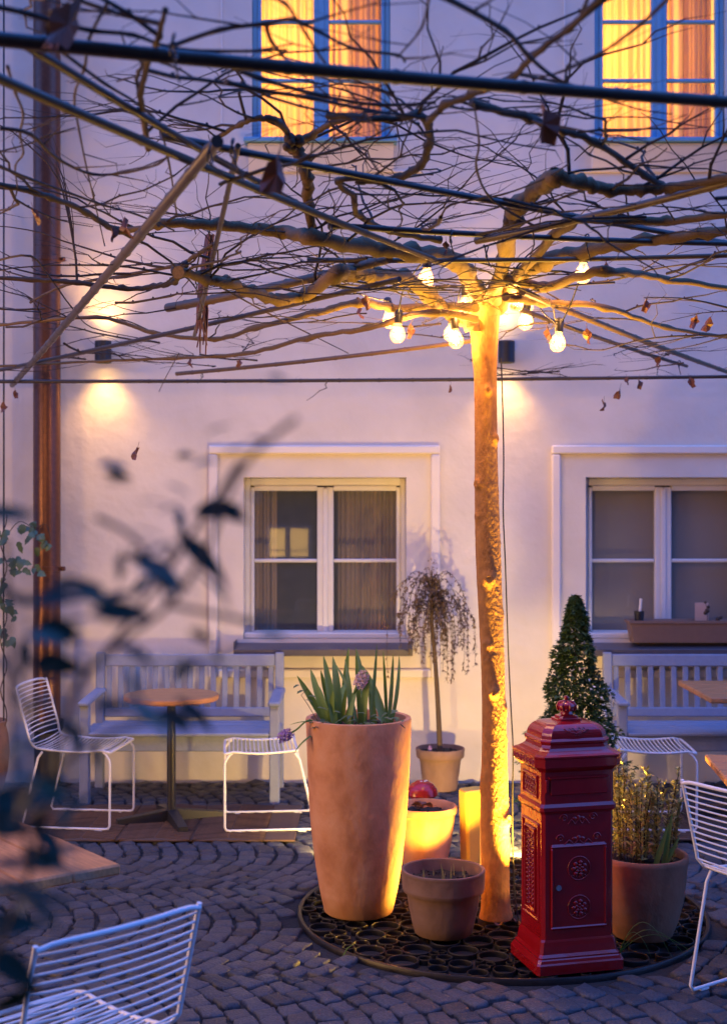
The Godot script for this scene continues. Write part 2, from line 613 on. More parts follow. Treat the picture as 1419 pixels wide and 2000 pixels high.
func window(h: Node, o: Array, deep: float, m: Material, rows: Array, side: float, top: float, mid: float) -> Node3D:
	var wn := node("window", h)
	var z := Z0 - deep
	var cx: float = (o[0] + o[1]) / 2
	var f := Shape.new()
	var hgt: float = o[3] - o[2]
	var low := 0.045
	f.box(Vector3(o[0] + side * 0.3, (o[2] + o[3]) / 2, z - 0.03), Vector3(side * 0.6, hgt - 0.002, 0.07), Basis.IDENTITY, 0.006)
	f.box(Vector3(o[1] - side * 0.3, (o[2] + o[3]) / 2, z - 0.03), Vector3(side * 0.6, hgt - 0.002, 0.07), Basis.IDENTITY, 0.006)
	f.box(Vector3(cx, o[3] - top * 0.3, z - 0.0305), Vector3(o[1] - o[0] - side * 1.2, top * 0.6, 0.069), Basis.IDENTITY, 0.006)
	f.box(Vector3(cx, o[2] + low * 0.3, z - 0.0305), Vector3(o[1] - o[0] - side * 1.2, low * 0.6, 0.069), Basis.IDENTITY, 0.006)
	put("frame", f, m, wn)
	var ins := Vector2(o[0] + side, o[1] - side)
	for k in 2:
		var x0 := ins.x if k == 0 else cx + mid / 2
		var x1 := cx - mid / 2 if k == 0 else ins.y
		var y0: float = o[2] + low
		var y1: float = o[3] - top
		var sash := Shape.new()
		var wo := side * 0.4
		var xa := x0 - wo if k == 0 else cx + 0.0015
		var xb := cx - 0.0015 if k == 0 else x1 + wo
		sash.box(Vector3((xa + x0) / 2, (y0 + y1) / 2, z - 0.012), Vector3(x0 - xa, y1 - y0 + 0.05, 0.05), Basis.IDENTITY, 0.006)
		sash.box(Vector3((xb + x1) / 2, (y0 + y1) / 2, z - 0.012), Vector3(xb - x1, y1 - y0 + 0.05, 0.05), Basis.IDENTITY, 0.006)
		sash.box(Vector3((x0 + x1) / 2, y1 + top * 0.2, z - 0.013), Vector3(x1 - x0, top * 0.4, 0.048), Basis.IDENTITY, 0.005)
		sash.box(Vector3((x0 + x1) / 2, y0 - low * 0.2, z - 0.013), Vector3(x1 - x0, low * 0.4, 0.048), Basis.IDENTITY, 0.005)
		if k == 1:
			sash.box(Vector3(cx, (y0 + y1) / 2, z + 0.018), Vector3(0.034, y1 - y0 + 0.03, 0.012), Basis.IDENTITY, 0.004)
		put("sash", sash, m, wn)
		var cuts := [y0]
		for r in rows:
			cuts.append(y0 + (y1 - y0) * r)
		cuts.append(y1)
		for r in cuts.size() - 1:
			var a: float = cuts[r] + (0.009 if r > 0 else 0.0)
			var b: float = cuts[r + 1] - (0.009 if r < cuts.size() - 2 else 0.0)
			var pane := Shape.new()
			pane.quad(Vector3(x0, a, z - 0.014), Vector3(x1, a, z - 0.014), Vector3(x1, b, z - 0.014), Vector3(x0, b, z - 0.014))
			put("pane", pane, M.glass, wn)
			if r > 0:
				var mu := Shape.new()
				mu.box(Vector3((x0 + x1) / 2, cuts[r], z - 0.012), Vector3(x1 - x0, 0.024, 0.034), Basis.IDENTITY, 0.006)
				put("muntin", mu, m, wn)
	return wn


func room(wn: Node, o: Array, deep: float, m: Material) -> void:
	var s := Shape.new()
	var a := Vector3(o[0] - 0.3, o[2] - 0.3, Z0 - 0.399 - deep)
	var b := Vector3(o[1] + 0.3, o[3] + 0.3, Z0 - 0.399)
	s.quad(Vector3(a.x, a.y, a.z), Vector3(b.x, a.y, a.z), Vector3(b.x, b.y, a.z), Vector3(a.x, b.y, a.z))
	s.quad(Vector3(a.x, a.y, b.z), Vector3(b.x, a.y, b.z), Vector3(b.x, a.y, a.z), Vector3(a.x, a.y, a.z))
	s.quad(Vector3(a.x, b.y, a.z), Vector3(b.x, b.y, a.z), Vector3(b.x, b.y, b.z), Vector3(a.x, b.y, b.z))
	s.quad(Vector3(a.x, a.y, b.z), Vector3(a.x, a.y, a.z), Vector3(a.x, b.y, a.z), Vector3(a.x, b.y, b.z))
	s.quad(Vector3(b.x, a.y, a.z), Vector3(b.x, a.y, b.z), Vector3(b.x, b.y, b.z), Vector3(b.x, b.y, a.z))
	for q in [[a.x, o[0], a.y, b.y], [o[1], b.x, a.y, b.y], [o[0], o[1], a.y, o[2]], [o[0], o[1], o[3], b.y]]: # the inside of the front wall
		s.quad(Vector3(q[1], q[2], b.z), Vector3(q[0], q[2], b.z), Vector3(q[0], q[3], b.z), Vector3(q[1], q[3], b.z))
	put("room_interior", s, m, wn)


func curtain(wn: Node, x0: float, x1: float, o: Array, z: float, m: Material, depth: float, folds: float) -> void:
	var s := Shape.new()
	var n := int((x1 - x0) / 0.006)
	var y0: float = o[2] - 0.05
	var y1: float = o[3] + 0.1
	var first := s.v.size()
	for k in n + 1:
		var f := float(k) / n
		var ph := f * folds * TAU + 1.7 * sin(f * 9.0) + 0.9 * sin(f * 23.0)
		var amp := depth * (0.7 + 0.3 * sin(f * 17.0 + 1.0))
		var zz := z + amp * sin(ph)
		var e := 0.004
		var f2 := f + e
		var ph2 := f2 * folds * TAU + 1.7 * sin(f2 * 9.0) + 0.9 * sin(f2 * 23.0)
		var dz := amp * (sin(ph2) - sin(ph)) / (e * (x1 - x0))
		var nn := Vector3(-dz, 0, 1).normalized()
		var x := lerpf(x0, x1, f)
		for y in [y0, y1]:
			s.vert(Vector3(x, y, zz), nn)
	for k in n:
		var a := first + 2 * k
		s.tri_i(a, a + 2, a + 3)
		s.tri_i(a, a + 3, a + 1)
	put("curtain", s, m, wn)


func unseen_opposite_house() -> void:
	# unseen behind the camera; its lit window is mirrored, its height shades the yard
	var h := tag(node("unseen_opposite_house", self, Vector3(0, 0, 4.5)), "unseen plain brown house across the courtyard, shading the yard, with one small lit window", "house")
	var s := Shape.new()
	s.box(Vector3(0, 6.0, 3.1), Vector3(24, 12.0, 6.0))
	put("wall", s, M.render_brown, h)
	var wn := node("window", h)
	var f := Shape.new()
	for b in [[-1.26, 1.55, 0.78, 0.07], [-1.26, 1.01, 0.78, 0.07], [-1.615, 1.28, 0.07, 0.47], [-0.905, 1.28, 0.07, 0.47], [-1.28, 1.28, 0.09, 0.47], [-1.26, 1.15, 0.64, 0.02]]:
		f.box(Vector3(b[0], b[1], 0.07), Vector3(b[2], b[3], 0.06), Basis.IDENTITY, 0.008)
	put("frame", f, M.frame, wn)
	for b in [[-1.45, 0.26], [-1.09, 0.30]]:
		var p := Shape.new()
		p.box(Vector3(b[0], 1.28, 0.08), Vector3(b[1], 0.47, 0.01))
		put("lit_pane", p, M.far_pane, wn)
		var lamp := AreaLight3D.new()
		lamp.name = "window_glow_light"
		lamp.area_size = Vector2(b[1], 0.47)
		lamp.light_color = Color(1.0, 0.78, 0.42)
		lamp.light_energy = 0.25
		lamp.shadow_enabled = true
		lamp.position = Vector3(b[0], 1.28, 0.07)
		wn.add_child(lamp, true)


func unseen_side_wing() -> void:
	# unseen, outside the picture; its glazed door is placed to warm planter and wall
	var h := tag(node("unseen_side_wing", self, Vector3(-5.6, 0, -3.6)), "unseen low plastered side wing whose lit glazed door warms the tall planter and the wall", "house")
	var s := Shape.new()
	s.box(Vector3(-1.5, 1.7, 0.4), Vector3(3.0, 3.4, 8.0))
	put("wall", s, M.plaster, h)
	var aw := Shape.new() # added roof, out of view, keeps door light off the upper wall
	aw.box(Vector3(1.45, 2.44, 0.0), Vector3(2.9, 0.08, 3.8), Basis(Vector3.FORWARD, 0.05), 0.01)
	put("added_light_shield", aw, M.sill_metal, h)
	var d := node("unseen_glazed_door", h)
	var f := Shape.new()
	for b in [[2.28, 0.0, 0.10, 2.6], [0.06, 0.0, 0.12, 2.6], [1.17, -1.25, 2.12, 0.10], [1.17, 1.25, 2.12, 0.10], [1.17, 0.0, 2.12, 0.10]]:
		f.box(Vector3(0.04, b[0], b[1]), Vector3(0.08, b[2], b[3]), Basis.IDENTITY, 0.008)
	put("frame", f, M.frame, d)
	for z in [-0.625, 0.625]:
		var p := Shape.new()
		p.box(Vector3(0.02, 1.17, z), Vector3(0.01, 2.1, 1.15))
		put("lit_pane", p, glow(Color(1.0, 0.76, 0.46), 3.0), d)
		var lamp := AreaLight3D.new()
		lamp.name = "unseen_door_light"
		lamp.area_size = Vector2(1.15, 2.1)
		lamp.light_color = Color(1.0, 0.76, 0.46)
		lamp.light_energy = 9.0
		lamp.shadow_enabled = true
		lamp.position = Vector3(0.085, 1.17, z)
		lamp.rotation.y = -PI / 2
		d.add_child(lamp, true)


func ground() -> void:
	var g := node("ground")
	g.set_meta("kind", "structure")
	g.set_meta("label", "dark joint bed under the cobbled courtyard")
	var s := Shape.new()
	s.quad(Vector3(-60, 0.0, 60), Vector3(60, 0.0, 60), Vector3(60, 0.0, -60), Vector3(-60, 0.0, -60))
	put("joint_bed", s, M.ground, g)
	# granite setts laid in segmental arches: courses bow sideways, bands run across the yard
	var band := 1.18
	var pitch := 0.100
	var bow := 0.30
	var stones := []
	for b in range(-1, 8):
		var zc := -1.0 - band * b
		for k in range(-52, 46):
			var cnt := 12
			var shift := rng.randf_range(-0.5, 0.5)
			var cuts := [-0.5]
			for j in range(1, cnt):
				cuts.append(clampf(-0.5 + (j + shift * 0.8 + rng.randf_range(-0.16, 0.16)) / cnt, -0.5, 0.5))
			cuts.append(0.5)
			for j in cnt:
				if cuts[j + 1] - cuts[j] < 0.03:
					continue
				var mid: float = (cuts[j] + cuts[j + 1]) / 2
				var cz := zc - mid * band
				var cx := k * pitch + bow * cos(PI * mid)
				if cz > -1.6 or cz < Z0 + 0.06 or absf(cx) > 4.6:
					continue
				if Vector2(cx - 0.614, cz + 5.96).length() < 0.955:
					continue
				var corners := []
				for e in [[0, 0], [1, 0], [1, 1], [0, 1]]:
					var t: float = cuts[j + e[1]]
					var slope := bow * PI * sin(PI * t) / band # dx/dz, z running away
					var ln := sqrt(1.0 + slope * slope)
					var half: float = (e[0] - 0.5) * pitch * (1.0 / ln)
					var p := Vector2(k * pitch + bow * cos(PI * t) + half / ln, zc - t * band - half * slope / ln)
					p.y = clampf(p.y, zc - 0.5 * band - 0.004, zc + 0.5 * band + 0.004)
					corners.append(p + Vector2(rng.randf_range(-0.008, 0.008), rng.randf_range(-0.008, 0.008)))
				stones.append([corners, Vector2(cx, cz)])
	# the 300 that show largest become parts of their own
	var eye := Vector2(0, 0)
	var score := []
	for k in stones.size():
		var c: Vector2 = stones[k][1]
		var d := -c.y
		var vis: bool = d > 4.62 and absf(c.x) < d * 0.275
		score.append([d if vis else 100.0 + d, k])
	score.sort_custom(func(a, b): return a[0] < b[0])
	var near := {}
	for q in 300:
		near[score[q][1]] = true
	var rest := Shape.new()
	for k in stones.size():
		var one: Shape = Shape.new() if near.has(k) else rest
		sett(one, stones[k][0])
		if near.has(k):
			put("cobblestone", one, M.stone, g)
	var r := put("cobblestones", rest, M.stone, g)
	r.set_meta("kind", "stuff")


func sett(s: Shape, q: Array) -> void:
	var mid := Vector2.ZERO
	for p in q:
		mid += p / 4.0
	var gap := 0.005 + rng.randf() * 0.003
	var h := 0.020 + rng.randf_range(-0.006, 0.005)
	var lean := Vector2(rng.randf_range(-0.05, 0.05), rng.randf_range(-0.05, 0.05))
	var g := rng.randf_range(0.5, 1.3)
	var warm := rng.randf_range(-0.14, 0.16)
	s.tint = Color(g * (1.0 + warm), g, g * (1.0 - warm * 0.6))
	var ring := []
	for k in 4:
		var a: Vector2 = q[k]
		var b: Vector2 = q[(k + 1) % 4]
		ring.append(a)
		ring.append((a + b) / 2 + Vector2(rng.randf_range(-0.006, 0.006), rng.randf_range(-0.006, 0.006)))
	var first := s.v.size()
	for lv in 4:
		for k in 8:
			var p: Vector2 = ring[k]
			var off := p - mid
			var ln := off.length()
			var inset: float = [gap + 0.001, gap, gap + 0.005, ln * 0.45][lv]
			if k % 2 == 0:
				inset += 0.004 if lv < 3 else 0.0
			off *= maxf(0.1, (ln - inset) / ln)
			var y: float = [-0.02, h - 0.010, h - 0.001, h + 0.003][lv] + (lean.dot(off) if lv > 0 else 0.0) + (rng.randf_range(-0.0028, 0.0028) if lv > 1 else 0.0)
			var o := Vector3(off.x, 0, off.y).normalized()
			var nn: Vector3 = [o, (o + Vector3.UP * 0.35).normalized(), (o * 0.45 + Vector3.UP).normalized(), (o * 0.08 + Vector3.UP).normalized()][lv]
			s.vert(Vector3(mid.x + off.x, y, mid.y + off.y), nn)
	var top := s.vert(Vector3(mid.x, h + 0.004, mid.y), Vector3.UP)
	for lv in 3:
		for k in 8:
			var a := first + lv * 8 + k
			var b := first + lv * 8 + (k + 1) % 8
			s.tri_i(a, b, b + 8)
			s.tri_i(a, b + 8, a + 8)
	for k in 8:
		s.tri_i(top, first + 24 + k, first + 24 + (k + 1) % 8)
	s.tint = Color.WHITE


func downpipe() -> void:
	var d := tag(node("downpipe", self, Vector3(-2.066, 0, Z0 + 0.14)), "tall copper downpipe with a black iron foot against the wall", "downpipe")
	var s := Shape.new()
	var p := []
	for k in 16:
		p.append(Vector3(0, 0.42 + 7.0 * k / 15.0, 0))
	s.tube(p, [0.088], 32)
	put("pipe", s, M.copper, d)
	var f := Shape.new()
	f.lathe([Vector2(0.0, 0.0), Vector2(0.10, 0.0), Vector2(0.10, 0.02), Vector2(0.082, 0.03), Vector2(0.082, 0.36), Vector2(0.105, 0.38), Vector2(0.108, 0.44), Vector2(0.089, 0.445)], 28)
	put("iron_foot", f, M.iron, d)
	for y in [1.43, 3.45, 5.2]:
		var b := Shape.new()
		b.lathe([Vector2(0.089, y - 0.016), Vector2(0.094, y - 0.014), Vector2(0.094, y + 0.014), Vector2(0.089, y + 0.016)], 32)
		b.box(Vector3(0.108, y, 0.01), Vector3(0.03, 0.028, 0.018), Basis.IDENTITY, 0.003)
		b.blob(Vector3(0.113, y, 0.026), Vector3(0.009, 0.009, 0.008), 6, 10)
		b.tube([Vector3(0, y, -0.08), Vector3(0, y, -0.139)], [0.01], 8)
		put("bracket", b, M.copper, d)


func bench(x: float) -> void:
	var left := x < 0
	var o := tag(node("bench" if left else "bench_001", self, Vector3(x, 0, Z0 + 0.25)), "grey-blue slatted wooden bench below the dark window with reflections" if left else "grey-blue slatted wooden bench below the window box", "bench", "slatted garden benches along the wall")
	var hw := 0.58
	for sx in [-1.0, 1.0]:
		var a := Shape.new()
		a.box(Vector3(sx * hw, 0.445, -0.035), Vector3(0.055, 0.89, 0.055), Basis(Vector3.RIGHT, -0.05), 0.006)
		put("back_post", a, M.bench, o)
		a = Shape.new()
		a.box(Vector3(sx * hw, 0.31, 0.44), Vector3(0.06, 0.62, 0.06), Basis.IDENTITY, 0.006)
		put("front_leg", a, M.bench, o)
		a = Shape.new()
		a.box(Vector3(sx * hw, 0.637, 0.215), Vector3(0.075, 0.032, 0.56), Basis(Vector3.RIGHT, 0.03), 0.01)
		put("armrest", a, M.bench, o)
		a = Shape.new()
		a.box(Vector3(sx * hw, 0.375, 0.205), Vector3(0.04, 0.075, 0.41), Basis.IDENTITY, 0.004)
		put("side_rail", a, M.bench, o)
	var r := Shape.new()
	r.box(Vector3(0, 0.838, -0.054), Vector3(2 * hw - 0.057, 0.078, 0.034), Basis(Vector3.RIGHT, -0.05), 0.006)
	put("top_rail", r, M.bench, o)
	r = Shape.new()
	r.box(Vector3(0, 0.505, -0.036), Vector3(2 * hw - 0.057, 0.06, 0.034), Basis(Vector3.RIGHT, -0.05), 0.006)
	put("bottom_rail", r, M.bench, o)
	r = Shape.new()
	r.box(Vector3(0, 0.383, 0.438), Vector3(2 * hw - 0.062, 0.095, 0.03), Basis.IDENTITY, 0.005)
	put("apron", r, M.bench, o)
	var sl := Shape.new()
	sl.box(Vector3.ZERO, Vector3(0.035, 0.28, 0.016), Basis(Vector3.RIGHT, -0.05), 0.004)
	var slat := sl.mesh(M.bench)
	for k in 15:
		put_mesh("slat", slat, o, Vector3(-0.525 + 0.075 * k, 0.668, -0.045))
	for k in 6:
		var b := Shape.new()
		b.box(Vector3(0, 0.434 + 0.004 * absf(k - 2.5), 0.03 + 0.086 * k), Vector3(2 * hw + (0.05 if k < 5 and k > 0 else -0.065), 0.022, 0.074), Basis.IDENTITY, 0.005)
		put("seat_board", b, M.bench, o)


func wall_lamp(x: float, label: String) -> void:
	var at := Vector3(x, 2.85, Z0 + 0.105)
	var o := tag(node("wall_lamp", self, at), label, "wall lamp", "cylinder wall lamps")
	if x > 0:
		o.name = "wall_lamp_001"
	var s := Shape.new()
	s.lathe([Vector2(0.040, -0.062), Vector2(0.046, -0.072), Vector2(0.052, -0.072), Vector2(0.054, -0.070), Vector2(0.054, 0.070), Vector2(0.052, 0.072), Vector2(0.046, 0.072), Vector2(0.040, 0.062)], 32)
	put("housing", s, M.black_metal, o)
	s = Shape.new()
	s.box(Vector3(0, 0, -0.078), Vector3(0.06, 0.08, 0.05), Basis.IDENTITY, 0.004)
	put("bracket", s, M.black_metal, o)
	for sg in [-1.0, 1.0]:
		var l := Shape.new()
		l.lathe([Vector2(0.0001, 0.0), Vector2(0.043, 0.0), Vector2(0.043, 0.004), Vector2(0.0001, 0.006)], 24, Vector3(0, sg * 0.056, 0))
		put("lamp_lens", l, M.lens, o)
		var sp := SpotLight3D.new()
		sp.name = "beam_light"
		sp.position = Vector3(0, sg * 0.066, 0)
		sp.rotation.x = sg * PI / 2
		sp.spot_angle = 52.0
		sp.spot_angle_attenuation = 1.0
		sp.spot_range = 8.0
		sp.light_size = 0.03
		sp.light_color = Color(1.0, 0.76, 0.45)
		sp.light_energy = 0.85 if sg < 0 else 1.2
		sp.shadow_enabled = true
		o.add_child(sp, true)


# A wire chair: bent rod frame on sled runners, cross wires on seat and back. Faces +z.
func wire_chair(called: String, at: Vector3, turn: float, label: String, back := true) -> Node3D:
	var o := tag(node(called, self, at, turn), label, "chair" if back else "stool", "white wire chairs")
	var f := Shape.new()
	var hw := 0.228
	var rod := 0.0068
	var y0 := rod + 0.006
	for sx in [-1.0, 1.0]:
		var x: float = sx * hw
		var line := [Vector3(x * 1.0, 0.435, -0.16), Vector3(x, 0.40, -0.185), Vector3(x, 0.03, -0.275), Vector3(x, y0, -0.262), Vector3(x, y0, -0.24), Vector3(x, y0, 0.2), Vector3(x, y0 + 0.004, 0.218), Vector3(x, y0 + 0.02, 0.226), Vector3(x, 0.37, 0.228), Vector3(x, 0.395, 0.224), Vector3(x * 0.985, 0.425, 0.204), Vector3(x * 0.97, 0.437, 0.185)]
		f = Shape.new()
		f.tube(line, [rod], 8)
		put("sled_leg", f, M.white_metal, o)
	var prof := [] # side profile of the shell, front to back
	for k in 18:
		prof.append(Vector3(0, 0.452 - 0.016 * sin(PI * k / 17.0) + (0.0 if k > 1 else -0.008 * (2 - k)), 0.225 - 0.40 * k / 17.0))
	if back:
		for k in range(1, 5):
			var a := k / 4.0 * 1.28
			prof.append(Vector3(0, 0.452 + 0.055 * (1 - cos(a)), -0.175 - 0.055 * sin(a)))
		for k in range(1, 13):
			prof.append(Vector3(0, 0.50 + 0.292 * k / 12.0, -0.229 - 0.082 * k / 12.0))
	var rim := Shape.new()
	var n := prof.size()
	for sx in [-1.0, 1.0]:
		var line := []
		for k in n:
			line.append(prof[k] + Vector3(sx * (hw - 0.004 + (0.012 if k > 20 else 0.0)), 0, 0))
		rim.tube(line, [rod], 8)
	for e in [0, n - 1]:
		var line := []
		for k in 13:
			var u := k / 12.0 * 2 - 1
			line.append(prof[e] + Vector3(u * (hw - 0.004 + (0.012 if e > 20 else 0.0)), 0, (-0.028 if e > 20 else 0.004) * (1 - u * u)) + Vector3(0, -0.012 * pow(absf(u), 8) if e > 20 else 0.0, 0))
		rim.tube(line, [rod * 1.08], 8)
	put("shell_rim", rim, M.white_metal, o)
	for k in range(1, n - 1):
		var wshape := Shape.new()
		var line := []
		var bk := k > 20
		for q in 9:
			var u := q / 8.0 * 2 - 1
			line.append(prof[k] + Vector3(u * (hw - 0.004 + (0.012 if bk else 0.0)), -0.010 * (1 - u * u) if not bk else 0.0, -0.028 * (1 - u * u) if bk else 0.0))
		wshape.tube(line, [0.0034], 6, false)
		put("wire", wshape, M.white_metal, o)
	var g := Shape.new()
	for sx in [-1.0, 1.0]:
		for z in [-0.2, 0.16]:
			g.box(Vector3(sx * hw, 0.004, z), Vector3(0.014, 0.008, 0.045), Basis.IDENTITY, 0.002)
	put("glide", g, M.white_metal, o)
	return o


func slab_table(called: String, at: Vector3, turn: float, size: Vector2, label: String) -> void:
	var o := tag(node(called, self, at, turn), label, "table")
	var n := 4
	for k in n: # boards side by side
		var s := Shape.new()
		var wz := size.y / n
		s.box(Vector3(0, 0.725, -size.y / 2 + wz * (k + 0.5)), Vector3(size.x, 0.032, wz - 0.0012), Basis.IDENTITY, 0.006)
		put("board", s, M.wood, o)
	var c := Shape.new()
	c.tube([Vector3(0, 0.02, 0), Vector3(0, 0.70, 0)], [0.032], 20)
	c.box(Vector3(0, 0.703, 0), Vector3(0.4, 0.008, 0.4), Basis.IDENTITY, 0.002)
	put("column", c, M.black_metal, o)
	table_foot(o, 0.36)


func table_foot(o: Node, reach: float) -> void:
	for k in 4:
		var a := Shape.new()
		var d := Vector3.RIGHT.rotated(Vector3.UP, PI / 2 * k)
		var sd := Vector3(-d.z, 0, d.x)
		var q := []
		for e in [[0.0, 0.075, 0.030], [reach, 0.035, 0.026]]:
			q.append([d * e[0] + sd * e[2] + Vector3.UP * e[1], d * e[0] - sd * e[2] + Vector3.UP * e[1], d * e[0] - sd * e[2] + Vector3.UP * 0.008, d * e[0] + sd * e[2] + Vector3.UP * 0.008])
		a.quad(q[0][1], q[1][1], q[1][0], q[0][0])
		a.quad(q[0][0], q[1][0], q[1][3], q[0][3])
		a.quad(q[0][2], q[1][2], q[1][1], q[0][1])
		a.quad(q[0][3], q[1][3], q[1][2], q[0][2])
		a.quad(q[1][0], q[1][1], q[1][2], q[1][3])
		a.tube([d * (reach - 0.03), d * (reach - 0.03) + Vector3.UP * 0.009], [0.018], 10)
		put("foot", a, M.black_metal, o)


func furniture() -> void:
	# rugs
	for e in [[-1.55, -7.60, 2.36, 0.86, "brown woven rug under the round bistro table"], [2.25, -7.62, 2.0, 0.86, "brown woven rug under the square table by the window box"]]:
		var o := tag(node("outdoor_rug" if e[0] < 0 else "outdoor_rug_001", self, Vector3(e[0], 0.024, e[1])), e[4], "rug", "woven rugs under the tables")
		var s := Shape.new()
		s.box(Vector3(0, 0.005, 0), Vector3(e[2], 0.010, e[3]), Basis.IDENTITY, 0.003)
		put("backing", s, M.mat, o)
		var ribs := Shape.new() # woven ribs in chevron blocks
		var n := int(e[2] / 0.20)
		for k in n:
			for r in 24:
				var x0: float = -e[2] / 2 + 0.20 * k + 0.005
				var z: float = -e[3] / 2 + 0.02 + r * (e[3] - 0.04) / 23.0
				var sk := 0.035 if k % 2 == 0 else -0.035
				ribs.tint = Color(1, 1, 1) * rng.randf_range(0.65, 1.25)
				ribs.tube([Vector3(x0, 0.0105, clampf(z - sk, -e[3] / 2, e[3] / 2)), Vector3(x0 + 0.19, 0.0105, clampf(z + sk, -e[3] / 2, e[3] / 2))], [0.0075], 5, false)
		var rb := put("woven_ribs", ribs, M.mat, o)
		rb.set_meta("kind", "stuff")
	# round bistro table
	var t := tag(node("bistro_table", self, Vector3(-1.098, 0.03, -7.62)), "small round wooden bistro table on a black cross foot", "table")
	var s := Shape.new()
	s.lathe([Vector2(0.0001, 0.695), Vector2(0.262, 0.695), Vector2(0.270, 0.701), Vector2(0.270, 0.721), Vector2(0.264, 0.727), Vector2(0.0001, 0.727)], 56)
	put("table_top", s, M.wood, t)
	s = Shape.new()
	s.tube([Vector3(0, 0.02, 0), Vector3(0, 0.695, 0)], [0.025], 20)
	s.lathe([Vector2(0.12, 0.685), Vector2(0.12, 0.694), Vector2(0.03, 0.694)], 24)
	put("column", s, M.black_metal, t)
	table_foot(t, 0.31)
	t.rotation.y = 0.35
	wire_chair("wire_chair", Vector3(-1.60, 0.03, -7.62), PI / 2 - 0.12, "white wire chair in front of the copper downpipe")
	wire_chair("wire_stool", Vector3(-0.56, 0.03, -7.58), -PI / 2 + 0.1, "white wire seat between the bistro table and the tall planter", false)
	wire_chair("wire_chair_001", Vector3(1.62, 0.03, -7.58), PI / 2 - 0.05, "white wire chair behind the cone shaped bush")
	wire_chair("wire_chair_002", Vector3(1.56, 0.024, -4.88), PI / 2 + 0.62, "white wire chair at the table beside the brown pot of variegated shrub")
	wire_chair("wire_chair_003", Vector3(-0.80, 0.024, -3.40), PI + 0.80, "white wire chair drawn up to the table behind the dark leafy shrub")
	slab_table("square_table", Vector3(2.29, 0.034, -7.72), 0.0, Vector2(0.76, 0.76), "square wooden table on the rug below the window box")
	slab_table("slab_table", Vector3(-1.19, 0.024, -4.02), 0.0, Vector2(0.76, 0.62), "wooden slab table half hidden by the dark leafy shrub")
	get_node("slab_table").rotation.y = -0.90
	slab_table("slab_table_001", Vector3(1.82, 0.024, -5.30), -0.1, Vector2(0.8, 0.7), "wooden slab table beyond the wire chair near the variegated shrub")


func pot(called: String, at: Vector3, prof: Array, m: Material, label: String, soil_y: float, soil_r: float, seg := 56) -> Node3D:
	var o := tag(node(called, self, at), label, "plant pot", "terracotta pots")
	var s := Shape.new()
	s.lathe(prof, seg)
	# hand-made unevenness
	for k in s.v.size():
		var p := s.v[k]
		var a := atan2(p.z, p.x)
		var w := 1.0 + 0.006 * sin(2 * a + p.y * 3.0) + 0.003 * sin(5 * a + 11.0 * p.y)
		s.v[k] = Vector3(p.x * w, p.y, p.z * w)
	put("pot_body", s, m, o)
	if soil_r > 0:
		var g := Shape.new()
		var first := g.v.size()
		g.vert(Vector3(0, soil_y + 0.012, 0), Vector3.UP)
		for rr in 6:
			for k in 28:
				var t := TAU * k / 28
				var r := soil_r * (rr + 1) / 6.0
				g.vert(Vector3(cos(t) * r, soil_y + rng.randf_range(-0.006, 0.010), -sin(t) * r), Vector3(rng.randf_range(-0.4, 0.4), 1, rng.randf_range(-0.4, 0.4)).normalized())
		for k in 28:
			g.tri_i(first, first + 1 + k, first + 1 + (k + 1) % 28)
		for rr in 5:
			for k in 28:
				var a := first + 1 + rr * 28 + k
				var b := first + 1 + rr * 28 + (k + 1) % 28
				g.tri_i(a, a + 28, b + 28)
				g.tri_i(a, b + 28, b)
		for k in 60: # crumbs
			var t := rng.randf() * TAU
			var r := sqrt(rng.randf()) * soil_r * 0.95
			var sz := rng.randf_range(0.003, 0.009)
			g.tint = Color(1, 1, 1) * rng.randf_range(0.6, 2.2)
			g.blob(Vector3(cos(t) * r, soil_y + 0.006, -sin(t) * r), Vector3(sz, sz * 0.6, sz * 0.8), 4, 5)
		put("soil", g, M.soil, o)
	return o


func V(a: Array) -> Array:
	var out := []
	for k in range(0, a.size(), 2):
		out.append(Vector2(a[k], a[k + 1]))
	return out


